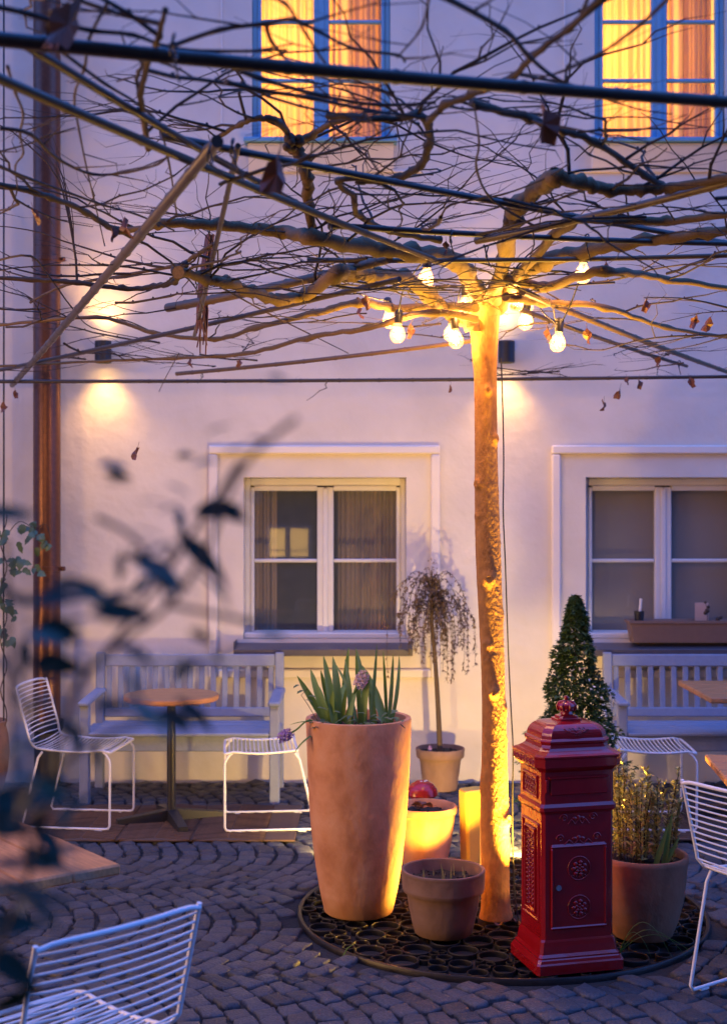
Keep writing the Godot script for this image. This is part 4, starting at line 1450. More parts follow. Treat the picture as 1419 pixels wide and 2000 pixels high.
func tree() -> void:
	var base := Vector3(0.578, 0.03, -5.82)
	var o := tag(node("plane_tree"), "bare plane tree with mottled trunk, its crown trained flat over bamboo", "tree")
	# trunk: a lofted tube with flaking bark, scars and knots
	var s := Shape.new()
	var nz := FastNoiseLite.new()
	nz.noise_type = FastNoiseLite.TYPE_CELLULAR
	nz.cellular_return_type = FastNoiseLite.RETURN_CELL_VALUE
	nz.frequency = 6.0
	nz.seed = 4
	var nf := FastNoiseLite.new()
	nf.frequency = 14.0
	nf.fractal_octaves = 4
	nf.seed = 9
	var knots := []
	for k in 20:
		knots.append([0.15 + 2.3 * k / 19.0 + rng.randf_range(-0.05, 0.05), rng.randf() * TAU, rng.randf_range(0.007, 0.020), rng.randf_range(0.035, 0.075)])
	var rows := 330
	var sides := 56
	for k in rows + 1:
		var f := float(k) / rows
		var y := f * 2.70
		var cx := lerpf(0.0, -0.050, f) + 0.005 * sin(y * 2.1) - 0.003 * sin(y * 4.7)
		var cz := 0.008 * sin(y * 1.7 + 1.0)
		var r := 0.061 - 0.009 * smoothstep(0.0, 0.55, f) + 0.003 * sin(y * 5.0) + 0.022 * pow(maxf(0.0, (f - 0.87) / 0.13), 1.6) + 0.014 * pow(1.0 - minf(1.0, f / 0.04), 2.0)
		for j in sides:
			var a := TAU * j / sides
			var dir := Vector3(cos(a), 0, -sin(a))
			var q := Vector3(cos(a) * 0.06, y * 0.55, sin(a) * 0.06) * 1.0
			var wob := Vector3(nf.get_noise_3dv(q * 0.9), nf.get_noise_3dv(q * 0.9 + Vector3(7, 1, 3)), 0) * 0.03
			var h := 0.0007 * nz.get_noise_3dv(q + wob) + 0.0012 * nf.get_noise_3dv(q * 2.2)
			for kn in knots:
				var da: float = wrapf(a - kn[1], -PI, PI) * 0.06
				var dy: float = y - kn[0]
				var d2: float = (da * da + dy * dy) / (kn[3] * kn[3] * 0.25)
				if d2 < 4.0:
					h += kn[2] * exp(-d2) * (1.0 - 0.75 * exp(-d2 * 7.0))
			s.vert(base + Vector3(cx, y, cz) + dir * (r + h), dir)
	for k in rows:
		for j in sides:
			var a := k * sides + j
			var b := k * sides + (j + 1) % sides
			s.tri_i(a, b, b + sides)
			s.tri_i(a, b + sides, a + sides)
	for k in range(1, rows): # normals from the relief
		for j in sides:
			var e := s.v[k * sides + (j + 1) % sides] - s.v[k * sides + (j + sides - 1) % sides]
			var u := s.v[(k + 1) * sides + j] - s.v[(k - 1) * sides + j]
			s.n[k * sides + j] = e.cross(u).normalized()
	put("trunk", s, M.bark, o)
	# crown: limbs led along the frame
	var limbs := [
		[[Vector3(0.530, 2.700, -5.850), Vector3(0.465, 2.750, -5.614), Vector3(0.351, 2.750, -5.061), Vector3(0.163, 2.720, -4.690), Vector3(-0.001, 2.700, -4.517), Vector3(-0.164, 2.680, -4.277), Vector3(-0.277, 2.750, -4.507), Vector3(-0.474, 2.750, -4.411), Vector3(-0.674, 2.750, -4.387), Vector3(-0.767, 2.750, -4.591)], 0.040, 0.013],
		[[Vector3(0.479, 2.600, -5.778), Vector3(0.378, 2.660, -5.763), Vector3(0.266, 2.700, -5.506), Vector3(0.163, 2.720, -5.257), Vector3(0.060, 2.700, -5.087), Vector3(-0.037, 2.680, -4.878), Vector3(-0.105, 2.620, -4.605), Vector3(-0.222, 2.660, -5.261), Vector3(-0.326, 2.620, -5.150), Vector3(-0.419, 2.620, -4.958), Vector3(-0.492, 2.620, -4.748), Vector3(-0.558, 2.620, -4.686), Vector3(-0.624, 2.620, -4.536)], 0.036, 0.017],
		[[Vector3(-0.654, 2.660, -4.757), Vector3(-0.703, 2.660, -4.947), Vector3(-0.800, 2.660, -5.082), Vector3(-0.924, 2.660, -5.117), Vector3(-1.074, 2.660, -4.991), Vector3(-1.233, 2.660, -4.936), Vector3(-1.439, 2.660, -4.861)], 0.013, 0.008],
		[[Vector3(0.597, 2.700, -5.850), Vector3(0.630, 2.760, -5.547), Vector3(0.675, 2.740, -5.008), Vector3(0.795, 2.720, -4.690), Vector3(0.956, 2.720, -4.513), Vector3(1.132, 2.720, -4.389), Vector3(1.322, 2.720, -4.349)], 0.036, 0.014],
		[[Vector3(0.562, 2.720, -5.834), Vector3(0.539, 2.800, -5.000), Vector3(0.499, 2.780, -4.431), Vector3(0.489, 2.760, -4.160), Vector3(0.516, 2.740, -3.831), Vector3(0.521, 2.720, -3.657), Vector3(0.602, 2.720, -3.720), Vector3(0.703, 2.720, -3.803), Vector3(0.791, 2.720, -3.803), Vector3(0.874, 2.720, -3.785), Vector3(1.017, 2.720, -3.669)], 0.034, 0.012],
		[[Vector3(0.614, 2.740, -5.313), Vector3(0.654, 2.720, -4.249), Vector3(0.792, 2.720, -4.196), Vector3(0.958, 2.720, -4.219), Vector3(1.139, 2.720, -4.110)], 0.020, 0.012],
		[[Vector3(-0.166, 2.700, -4.349), Vector3(-0.174, 2.780, -4.247), Vector3(-0.178, 2.840, -4.160), Vector3(-0.194, 2.900, -4.145), Vector3(-0.219, 2.940, -4.140)], 0.017, 0.022],
		[[Vector3(-0.218, 2.940, -4.128), Vector3(-0.247, 2.940, -3.900), Vector3(-0.296, 2.940, -3.859), Vector3(-0.360, 2.940, -3.910), Vector3(-0.444, 2.940, -4.060), Vector3(-0.486, 2.900, -4.086)], 0.012, 0.006],
		[[Vector3(-0.215, 2.940, -4.128), Vector3(-0.154, 2.940, -4.016), Vector3(-0.089, 2.940, -3.900), Vector3(0.001, 2.940, -3.825)], 0.013, 0.007],
		[[Vector3(-0.090, 2.800, -3.355), Vector3(-0.001, 2.780, -3.313), Vector3(0.090, 2.780, -3.318), Vector3(0.133, 2.780, -3.284), Vector3(0.164, 2.780, -3.375), Vector3(0.175, 2.780, -3.549), Vector3(0.160, 2.780, -3.758), Vector3(0.106, 2.780, -3.896), Vector3(0.046, 2.780, -3.932), Vector3(-0.014, 2.780, -3.932)], 0.009, 0.013],
		[[Vector3(0.045, 2.750, -3.812), Vector3(-0.073, 2.750, -3.812), Vector3(-0.030, 2.750, -4.016), Vector3(-0.016, 2.750, -4.259), Vector3(0.087, 2.750, -4.491), Vector3(0.270, 2.750, -4.660)], 0.008, 0.012],
		[[Vector3(0.527, 2.720, -5.695), Vector3(0.569, 2.740, -5.371), Vector3(0.717, 2.700, -5.318), Vector3(0.861, 2.660, -4.757), Vector3(1.220, 2.740, -5.371), Vector3(1.557, 2.740, -5.618)], 0.026, 0.011],
		[[Vector3(0.564, 2.660, -5.324), Vector3(0.735, 2.660, -5.454), Vector3(1.012, 2.660, -5.590), Vector3(1.411, 2.660, -6.211), Vector3(1.822, 2.660, -6.576)], 0.020, 0.008],
		[[Vector3(0.474, 2.660, -5.590), Vector3(0.331, 2.680, -5.720), Vector3(0.111, 2.680, -5.720), Vector3(-0.020, 2.680, -5.580), Vector3(-0.202, 2.680, -5.867), Vector3(-0.512, 2.680, -6.356), Vector3(-0.754, 2.680, -6.769), Vector3(-1.030, 2.680, -6.537), Vector3(-1.203, 2.680, -6.021), Vector3(-1.711, 2.680, -6.268)], 0.022, 0.007],
		[[Vector3(0.482, 2.620, -5.685), Vector3(0.281, 2.640, -5.600), Vector3(0.024, 2.640, -6.067), Vector3(-0.271, 2.640, -6.424), Vector3(-0.622, 2.640, -7.045), Vector3(-1.035, 2.640, -7.280), Vector3(-1.451, 2.640, -7.403), Vector3(-2.091, 2.640, -7.663)], 0.018, 0.006],
		[[Vector3(0.246, 2.740, -3.055), Vector3(0.397, 2.740, -3.182), Vector3(0.493, 2.740, -3.281), Vector3(0.584, 2.740, -3.380), Vector3(0.785, 2.740, -3.714), Vector3(0.920, 2.740, -3.923)], 0.011, 0.009],
		[[Vector3(0.155, 2.740, -3.216), Vector3(0.190, 2.740, -3.074), Vector3(0.242, 2.740, -2.999), Vector3(0.321, 2.740, -2.875), Vector3(0.348, 2.740, -2.740), Vector3(0.398, 2.740, -2.586), Vector3(0.433, 2.740, -2.420)], 0.010, 0.006],
		[[Vector3(-0.532, 2.700, -3.296), Vector3(-0.502, 2.700, -3.039), Vector3(-0.477, 2.700, -2.854), Vector3(-0.429, 2.700, -2.659), Vector3(-0.387, 2.700, -2.516), Vector3(-0.356, 2.700, -2.388)], 0.009, 0.005],
		[[Vector3(-0.653, 2.720, -4.249), Vector3(-0.802, 2.720, -4.349), Vector3(-0.848, 2.720, -4.089), Vector3(-0.912, 2.720, -3.889), Vector3(-0.999, 2.720, -3.767), Vector3(-1.089, 2.720, -3.680)], 0.012, 0.007],
		[[Vector3(-0.612, 2.700, -5.143), Vector3(-0.501, 2.700, -4.500), Vector3(-0.593, 2.700, -4.680), Vector3(-0.693, 2.700, -4.875), Vector3(-1.008, 2.700, -5.143), Vector3(-1.206, 2.700, -5.318), Vector3(-1.426, 2.700, -5.707)], 0.009, 0.005],
	]
	var lines := []
	for l in limbs:
		var stout: bool = l[1] > 0.0155
		lines.append(branch(o, "branch", l[0], l[1] * 0.9, l[2] * 0.95, 1.5, M.limb_lamplit if stout else M.branch))
	# pruned knuckles where shoots spring
	for p in [Vector3(-0.213, 2.907, -4.020), Vector3(0.489, 2.762, -4.350), Vector3(-0.657, 2.664, -4.780), Vector3(0.913, 2.737, -3.900), Vector3(0.539, 2.819, -5.000)]:
		var kn := Shape.new()
		for k in 9:
			kn.blob(p + Vector3(rng.randf_range(-1, 1), rng.randf_range(-0.7, 1), rng.randf_range(-1, 1)) * 0.020, Vector3.ONE * rng.randf_range(0.010, 0.022), 6, 9)
		put("knuckle", kn, M.branch, o)
	# thin shoots, some traced, the rest grown
	var tw := Shape.new()
	var traced := [
		[[Vector3(-0.663, 2.700, -2.364), Vector3(-0.601, 2.700, -2.407), Vector3(-0.556, 2.700, -2.450), Vector3(-0.507, 2.700, -2.489), Vector3(-0.434, 2.700, -2.511), Vector3(-0.376, 2.700, -2.577), Vector3(-0.290, 2.700, -2.600), Vector3(-0.149, 2.700, -2.594)], 0.0055],
		[[Vector3(-0.385, 2.720, -2.634), Vector3(-0.273, 2.720, -2.539), Vector3(-0.183, 2.720, -2.507), Vector3(-0.133, 2.720, -2.486), Vector3(-0.088, 2.720, -2.545), Vector3(-0.020, 2.720, -2.643), Vector3(0.067, 2.720, -2.679), Vector3(0.084, 2.720, -2.718)], 0.005],
		[[Vector3(-0.183, 2.720, -2.513), Vector3(-0.180, 2.720, -2.600), Vector3(-0.156, 2.720, -2.712)], 0.005],
		[[Vector3(-0.851, 2.700, -3.120), Vector3(-0.792, 2.700, -3.171), Vector3(-0.780, 2.700, -3.382), Vector3(-0.722, 2.700, -3.545), Vector3(-0.623, 2.700, -3.524), Vector3(-0.529, 2.700, -3.441), Vector3(-0.488, 2.700, -3.343)], 0.005],
		[[Vector3(-0.734, 2.720, -2.749), Vector3(-0.762, 2.720, -2.917), Vector3(-0.785, 2.720, -3.075), Vector3(-0.835, 2.720, -3.241), Vector3(-0.872, 2.720, -3.417), Vector3(-0.926, 2.720, -3.544), Vector3(-0.990, 2.720, -3.809), Vector3(-1.075, 2.720, -4.054)], 0.0035],
		[[Vector3(-0.459, 2.720, -2.399), Vector3(-0.532, 2.720, -2.586), Vector3(-0.579, 2.720, -2.765), Vector3(-0.638, 2.720, -2.942), Vector3(-0.685, 2.720, -3.211), Vector3(-0.749, 2.720, -3.624), Vector3(-0.783, 2.720, -3.858), Vector3(-0.893, 2.720, -4.600)], 0.0035],
		[[Vector3(0.134, 2.700, -2.317), Vector3(0.264, 2.700, -2.489), Vector3(0.323, 2.700, -2.623), Vector3(0.392, 2.700, -2.753), Vector3(0.444, 2.700, -2.813)], 0.006],
		[[Vector3(0.547, 2.720, -2.368), Vector3(0.522, 2.720, -2.513), Vector3(0.470, 2.720, -2.682), Vector3(0.417, 2.720, -2.775), Vector3(0.360, 2.720, -2.834)], 0.004],
		[[Vector3(0.117, 2.720, -2.368), Vector3(0.110, 2.720, -2.531), Vector3(0.068, 2.720, -2.694)], 0.003],
		[[Vector3(-0.187, 2.700, -2.317), Vector3(-0.140, 2.700, -2.352), Vector3(-0.106, 2.700, -2.516), Vector3(-0.072, 2.700, -2.690), Vector3(-0.011, 2.700, -2.925), Vector3(0.037, 2.700, -3.162)], 0.0035],
		[[Vector3(-0.603, 2.720, -2.658), Vector3(-0.558, 2.720, -2.848), Vector3(-0.489, 2.720, -3.106), Vector3(-0.513, 2.720, -3.518), Vector3(-0.578, 2.720, -4.124)], 0.004],
		[[Vector3(-0.946, 2.700, -3.467), Vector3(-0.899, 2.700, -3.600), Vector3(-0.834, 2.700, -3.744), Vector3(-0.764, 2.700, -3.900), Vector3(-0.682, 2.700, -4.034), Vector3(-0.605, 2.700, -4.255)], 0.0045],
		[[Vector3(-1.263, 2.660, -4.563), Vector3(-1.117, 2.660, -4.472), Vector3(-1.152, 2.660, -4.914), Vector3(-1.224, 2.660, -5.590), Vector3(-1.265, 2.660, -6.211), Vector3(-1.112, 2.660, -6.576)], 0.004],
		[[Vector3(-0.282, 2.680, -2.724), Vector3(-0.223, 2.680, -2.773), Vector3(-0.119, 2.680, -2.825), Vector3(0.012, 2.680, -2.915), Vector3(0.138, 2.680, -2.971)], 0.006],
		[[Vector3(-0.294, 2.700, -2.644), Vector3(-0.222, 2.700, -2.753), Vector3(-0.099, 2.700, -2.871), Vector3(0.035, 2.700, -2.943), Vector3(0.158, 2.700, -2.925)], 0.006],
		[[Vector3(-0.546, 2.660, -5.082), Vector3(-0.418, 2.660, -5.733), Vector3(-0.269, 2.660, -6.389), Vector3(-0.082, 2.660, -7.213)], 0.004],
		[[Vector3(-0.928, 2.600, -6.710), Vector3(-1.222, 2.600, -8.157), Vector3(-1.560, 2.600, -9.905), Vector3(-1.887, 2.600, -11.556), Vector3(-2.408, 2.600, -14.054)], 0.0026],
		[[Vector3(0.531, 2.700, -4.179), Vector3(0.370, 2.700, -3.836), Vector3(0.296, 2.700, -3.493), Vector3(0.282, 2.700, -3.250), Vector3(0.242, 2.700, -2.925)], 0.004],
		[[Vector3(0.243, 2.720, -4.196), Vector3(0.261, 2.720, -3.987), Vector3(0.401, 2.720, -3.858), Vector3(0.496, 2.720, -3.680), Vector3(0.542, 2.720, -3.518)], 0.0035],
	]
	for l in traced:
		var ln := smooth_line(l[0], 4)
		var rad := []
		for k in ln.size():
			rad.append(l[1] * lerpf(1.0, 0.5, float(k) / ln.size()) * (1.25 if k % 4 == 0 else 1.0))
		tw.tube(ln, rad, 7)
		for k in range(2, ln.size() - 1, 4):
			if rng.randf() < 0.5:
				twig(tw, ln[k], Vector3(rng.randf_range(-1, 1), rng.randf_range(-0.2, 0.4), rng.randf_range(-1, 1)), rng.randf_range(0.05, 0.3), l[1] * 0.5, 1)
	for l in lines:
		for k in range(4, l.size(), 3):
			if rng.randf() < 0.42:
				var dr := Vector3(rng.randf_range(-1, 1), rng.randf_range(-0.1, 0.45), rng.randf_range(-1, 1))
				twig(tw, l[k], dr, rng.randf_range(0.2, 0.85), rng.randf_range(0.0032, 0.0058), 2)
	for k in 46: # shoots of the neighbouring part of the roof
		var z := -rng.randf_range(3.4, 8.3)
		var x := rng.randf_range(-0.32, 0.32) * -z
		twig(tw, Vector3(x, rng.randf_range(2.56, 2.74), z), Vector3(rng.randf_range(-1, 1), 0.0, rng.randf_range(-0.6, 0.6)), rng.randf_range(0.4, 1.2), rng.randf_range(0.0035, 0.0065), 2)
	var tn := put("twigs", tw, M.twig, o)
	tn.set_meta("kind", "stuff")
	# withered leaves left on the shoots
	var kinds := [crumpled_leaf(1), crumpled_leaf(2), crumpled_leaf(3), crumpled_leaf(4)]
	var spots := [Vector3(-0.917, 2.647, -3.700), Vector3(0.383, 2.674, -2.800), Vector3(-0.174, 2.551, -2.750), Vector3(-0.704, 2.663, -3.900), Vector3(-0.947, 2.080, -5.600), Vector3(-0.516, 2.728, -2.400), Vector3(-0.541, 2.742, -2.450), Vector3(-0.888, 2.585, -6.800), Vector3(0.005, 2.683, -5.400), Vector3(1.196, 2.705, -5.600), Vector3(1.594, 2.645, -7.200), Vector3(1.369, 2.443, -7.600), Vector3(1.419, 2.534, -7.200), Vector3(1.512, 2.538, -7.300), Vector3(1.424, 2.497, -7.400), Vector3(1.451, 2.659, -5.800), Vector3(1.540, 2.667, -5.900), Vector3(0.212, 2.635, -5.900), Vector3(1.005, 2.631, -6.000), Vector3(0.901, 2.752, -5.000), Vector3(0.636, 2.731, -5.500), Vector3(0.834, 2.656, -6.100), Vector3(-0.021, 2.677, -5.700), Vector3(-0.636, 2.596, -6.900), Vector3(0.492, 2.521, -7.500), Vector3(1.809, 2.554, -7.400), Vector3(-1.934, 2.483, -7.400), Vector3(-1.889, 2.379, -7.000), Vector3(-0.745, 2.662, -4.000), Vector3(0.514, 2.808, -4.600), Vector3(0.290, 2.758, -4.700), Vector3(0.063, 2.738, -4.600)]
	for k in spots.size():
		var big := 0.11 if k in [1, 2, 5, 6] else rng.randf_range(0.055, 0.085)
		var lf := put_mesh("dry_leaf", kinds[k % 4], o, spots[k])
		lf.scale = Vector3.ONE * big
		lf.rotation = Vector3(rng.randf_range(-0.4, 0.4), rng.randf() * TAU, rng.randf_range(-0.5, 0.5))
	# bundle of dead vine tied to the frame
	var vb := Shape.new()
	for k in 9:
		var p: Vector3 = Vector3(-0.677, 2.748, -5.600) + Vector3(rng.randf_range(-0.02, 0.02), 0, rng.randf_range(-0.02, 0.02))
		vb.tube([p + Vector3(0.03, 0.22, 0), p, p + Vector3(rng.randf_range(-0.02, 0.02), -0.10, 0.01), p + Vector3(rng.randf_range(-0.03, 0.04), rng.randf_range(-0.32, -0.18), 0)], [0.006, 0.008, 0.006, 0.003], 6)
	put("dead_vine_bundle", vb, M.dry_leaf, o)
	# the bamboo frame
	var poles := [
		[[Vector3(-0.797, 2.680, -2.439), Vector3(0.945, 2.680, -2.889)], 0.0150, M.bamboo_dark, "long dark bamboo pole that crosses in front of both lit upper windows"],
		[[Vector3(-0.779, 2.670, -2.565), Vector3(-0.107, 2.670, -3.996), Vector3(0.248, 2.670, -4.598)], 0.0118, M.bamboo, "slanting yellow bamboo pole tied to the thick pruned branch"],
		[[Vector3(-0.656, 2.700, -2.549), Vector3(-0.109, 2.700, -4.091)], 0.0098, M.bamboo_dark, "dark bamboo pole running from the top of the downpipe to the tree"],
		[[Vector3(-0.504, 2.740, -3.321), Vector3(1.451, 2.740, -4.773)], 0.0105, M.bamboo_dark, "dark bamboo pole with a cut end below the upper window's sill"],
		[[Vector3(-2.294, 2.630, -8.702), Vector3(-0.327, 2.630, -2.981)], 0.0170, M.bamboo_dark, "thick brown pole slanting across the copper downpipe"],
		[[Vector3(-2.667, 2.620, -8.361), Vector3(2.560, 2.620, -8.015)], 0.0125, M.bamboo_dark, "straight pole along the wall just below both wall lamps"],
		[[Vector3(-0.851, 2.690, -5.799), Vector3(0.091, 2.690, -4.675)], 0.0195, M.bamboo, "thick cut bamboo pole ending beside the lit wall lamp"],
		[[Vector3(-1.080, 2.600, -7.704), Vector3(0.569, 2.600, -6.154)], 0.0120, M.bamboo, "thin cut bamboo pole above the straight wall pole"],
		[[Vector3(-0.203, 2.710, -4.809), Vector3(1.427, 2.710, -4.694)], 0.0098, M.bamboo, "thin bamboo pole that passes just above the string of bulbs"],
		[[Vector3(-0.114, 2.720, -4.271), Vector3(1.428, 2.720, -4.582)], 0.0105, M.bamboo_dark, "dark bamboo pole in front of the tree's pruned fork"],
		[[Vector3(0.374, 2.700, -4.415), Vector3(0.741, 2.720, -4.061), Vector3(1.094, 2.720, -3.597)], 0.0130, M.bamboo, "pale bamboo pole rising towards the second upper window"],
		[[Vector3(0.621, 2.660, -5.200), Vector3(2.295, 2.660, -8.281)], 0.0145, M.bamboo, "bamboo pole slanting from the bulbs to the wall with withered leaves on it"],
		[[Vector3(0.621, 2.660, -5.562), Vector3(1.903, 2.660, -7.846)], 0.0110, M.bamboo_dark, "thin dark pole lying along the slanting pole with withered leaves"],
		[[Vector3(-2.439, 2.640, -8.242), Vector3(-0.314, 2.640, -5.460), Vector3(0.130, 2.640, -4.800)], 0.0120, M.bamboo_dark, "dark pole from the downpipe's lower bracket towards the bulbs"],
		[[Vector3(-0.764, 2.600, -6.029), Vector3(-0.315, 2.720, -3.345)], 0.0090, M.bamboo_dark, "upright looking tied stick with the bundle of dead vine"],
	]
	for p in poles:
		if p[0].size() == 3:
			bamboo(p[0][0], p[0][2], p[1], p[2], p[3])
		else:
			bamboo(p[0][0], p[0][1], p[1], p[2], p[3])
	for p in [Vector3(-0.340, 2.594, -2.950), Vector3(-0.624, 2.675, -5.000), Vector3(-0.294, 2.619, -3.000), Vector3(-0.350, 2.661, -2.460), Vector3(-0.968, 2.631, -8.000), Vector3(-0.098, 2.657, -3.950), Vector3(0.285, 2.700, -4.350), Vector3(0.754, 2.717, -4.500), Vector3(0.425, 2.699, -4.600), Vector3(1.799, 2.642, -7.600)]:
		tie(p, 0.022, o)


func string_lights() -> void:
	var o := tag(node("string_lights"), "black cord of glowing filament bulbs looped round the top of the trunk", "string lights")
	# unseen bulbs outside the picture, placed to light the slab table from above
	var o2 := tag(node("string_lights_001"), "unseen black cord of filament bulbs lighting the slab table", "string lights")
	var over_table := [Vector3(-1.75, 2.44, -3.35), Vector3(-1.95, 2.38, -3.85), Vector3(-2.15, 2.45, -4.35), Vector3(-2.45, 2.40, -4.9)]
	var c2 := Shape.new()
	c2.tube(smooth_line([Vector3(-1.6, 2.62, -3.0), over_table[0] + Vector3(0, 0.11, 0), over_table[1] + Vector3(0, 0.11, 0), over_table[2] + Vector3(0, 0.11, 0), over_table[3] + Vector3(0, 0.11, 0), Vector3(-2.7, 2.62, -5.3)], 6), [0.0032], 6)
	put("cord", c2, M.cable, o2)
	var bulbs := [Vector3(0.255, 2.754, -5.450), Vector3(0.437, 2.682, -5.720), Vector3(0.117, 2.663, -6.000), Vector3(0.146, 2.561, -5.700), Vector3(0.397, 2.610, -6.050), Vector3(0.399, 2.543, -5.750), Vector3(0.635, 2.675, -5.550), Vector3(0.724, 2.725, -5.950), Vector3(0.710, 2.637, -5.850), Vector3(0.801, 2.498, -5.500), Vector3(0.880, 2.755, -5.350)]
	var env := V([0.0001, -0.038, 0.012, -0.0365, 0.023, -0.030, 0.031, -0.018, 0.0335, -0.004, 0.031, 0.010, 0.024, 0.024, 0.0165, 0.036, 0.0135, 0.046, 0.0130, 0.052])
	var gl := Shape.new()
	gl.lathe(env, 28)
	var glass := gl.mesh(M.bulb_glass)
	var fl := Shape.new()
	for k in 6:
		var a := TAU * k / 6
		var b := TAU * (k + 0.5) / 6
		fl.tube([Vector3(cos(a) * 0.006, 0.022, sin(a) * 0.006), Vector3(cos(b) * 0.014, -0.012, sin(b) * 0.014)], [0.0016], 5)
	fl.blob(Vector3(0, 0.010, 0), Vector3(0.005, 0.011, 0.005), 8, 10)
	var filament := fl.mesh(M.filament)
	var so := Shape.new()
	so.lathe(V([0.0001, 0.046, 0.0165, 0.046, 0.0175, 0.050, 0.0175, 0.098, 0.014, 0.104, 0.006, 0.108, 0.0001, 0.109]), 18)
	var socket := so.mesh(M.black_metal)
	bulbs.append_array(over_table)
	for b in bulbs:
		var n := node("bulb", o if b.x > -1.2 else o2, b)
		n.rotation = Vector3(rng.randf_range(-0.12, 0.12), 0, rng.randf_range(-0.12, 0.12))
		put_mesh("glass_bulb", glass, n)
		put_mesh("filament", filament, n)
		put_mesh("socket", socket, n)
		var l := OmniLight3D.new()
		l.name = "bulb_light"
		l.light_color = Color(1.0, 0.72, 0.38)
		l.light_energy = 0.21 if b.x > -1.2 else 0.5
		l.light_size = 0.008
		l.omni_range = 9.0
		l.shadow_enabled = true
		l.position = Vector3(0, 0.008, 0)
		n.add_child(l, true)
	var c := Shape.new()
	for run in [[Vector3(-0.101, 2.697, -5.300), Vector3(0.023, 2.721, -5.700), Vector3(0.112, 2.748, -5.980), Vector3(0.125, 2.743, -5.980), Vector3(0.146, 2.651, -5.700), Vector3(0.173, 2.748, -5.600), Vector3(0.253, 2.836, -5.450), Vector3(0.269, 2.831, -5.450), Vector3(0.410, 2.802, -5.600), Vector3(0.538, 2.754, -5.700), Vector3(0.631, 2.765, -5.550), Vector3(0.646, 2.761, -5.550), Vector3(0.798, 2.817, -5.450), Vector3(0.880, 2.835, -5.350), Vector3(1.000, 2.860, -5.300)], [Vector3(0.205, 2.798, -5.900), Vector3(0.324, 2.746, -6.000), Vector3(0.392, 2.696, -6.050), Vector3(0.397, 2.634, -5.780), Vector3(0.419, 2.768, -5.720), Vector3(0.481, 2.759, -5.800)], [Vector3(0.659, 2.787, -5.900), Vector3(0.720, 2.807, -5.950), Vector3(0.722, 2.720, -5.860), Vector3(0.742, 2.737, -5.800), Vector3(0.755, 2.640, -5.600), Vector3(0.796, 2.578, -5.500), Vector3(0.813, 2.578, -5.500), Vector3(0.850, 2.659, -5.450), Vector3(0.887, 2.790, -5.360)]]:
		var ln := smooth_line(run, 6)
		c.tube(ln, [0.0032], 6)
	put("cord", c, M.cable, o)
	var fc := tag(node("power_cable"), "thin black cable running down the side of the trunk", "cable")
	var s := Shape.new()
	s.tube(smooth_line([Vector3(0.601, 2.472, -5.820), Vector3(0.608, 2.248, -5.820), Vector3(0.612, 2.024, -5.820), Vector3(0.609, 1.800, -5.810), Vector3(0.619, 1.576, -5.820), Vector3(0.630, 1.306, -5.840), Vector3(0.639, 1.124, -5.860), Vector3(0.648, 0.902, -5.840), Vector3(0.653, 0.748, -5.820), Vector3(0.648, 0.462, -5.800), Vector3(0.657, 0.149, -5.800), Vector3(0.672, 0.030, -5.780)], 8), [0.0034], 6)
	put("cable_run", s, M.cable, fc)


func leaf_spray(s: Shape, at: Vector3, dir: Vector3, n: int, length: float, width: float, spread: float) -> void:
	for k in n:
		var d := (dir + Vector3(rng.randf_range(-1, 1), rng.randf_range(-0.6, 0.8), rng.randf_range(-1, 1)) * spread).normalized()
		var up := Vector3(rng.randf_range(-0.5, 0.5), 1, rng.randf_range(-0.5, 0.5))
		s.tint = Color(1, 1, 1) * rng.randf_range(0.6, 1.35)
		s.leaf(at, d, up, length * rng.randf_range(0.7, 1.2), width, rng.randf_range(0.0, 0.5), 0.25, 2, [0.15, 1.0, 0.05])
	s.tint = Color.WHITE


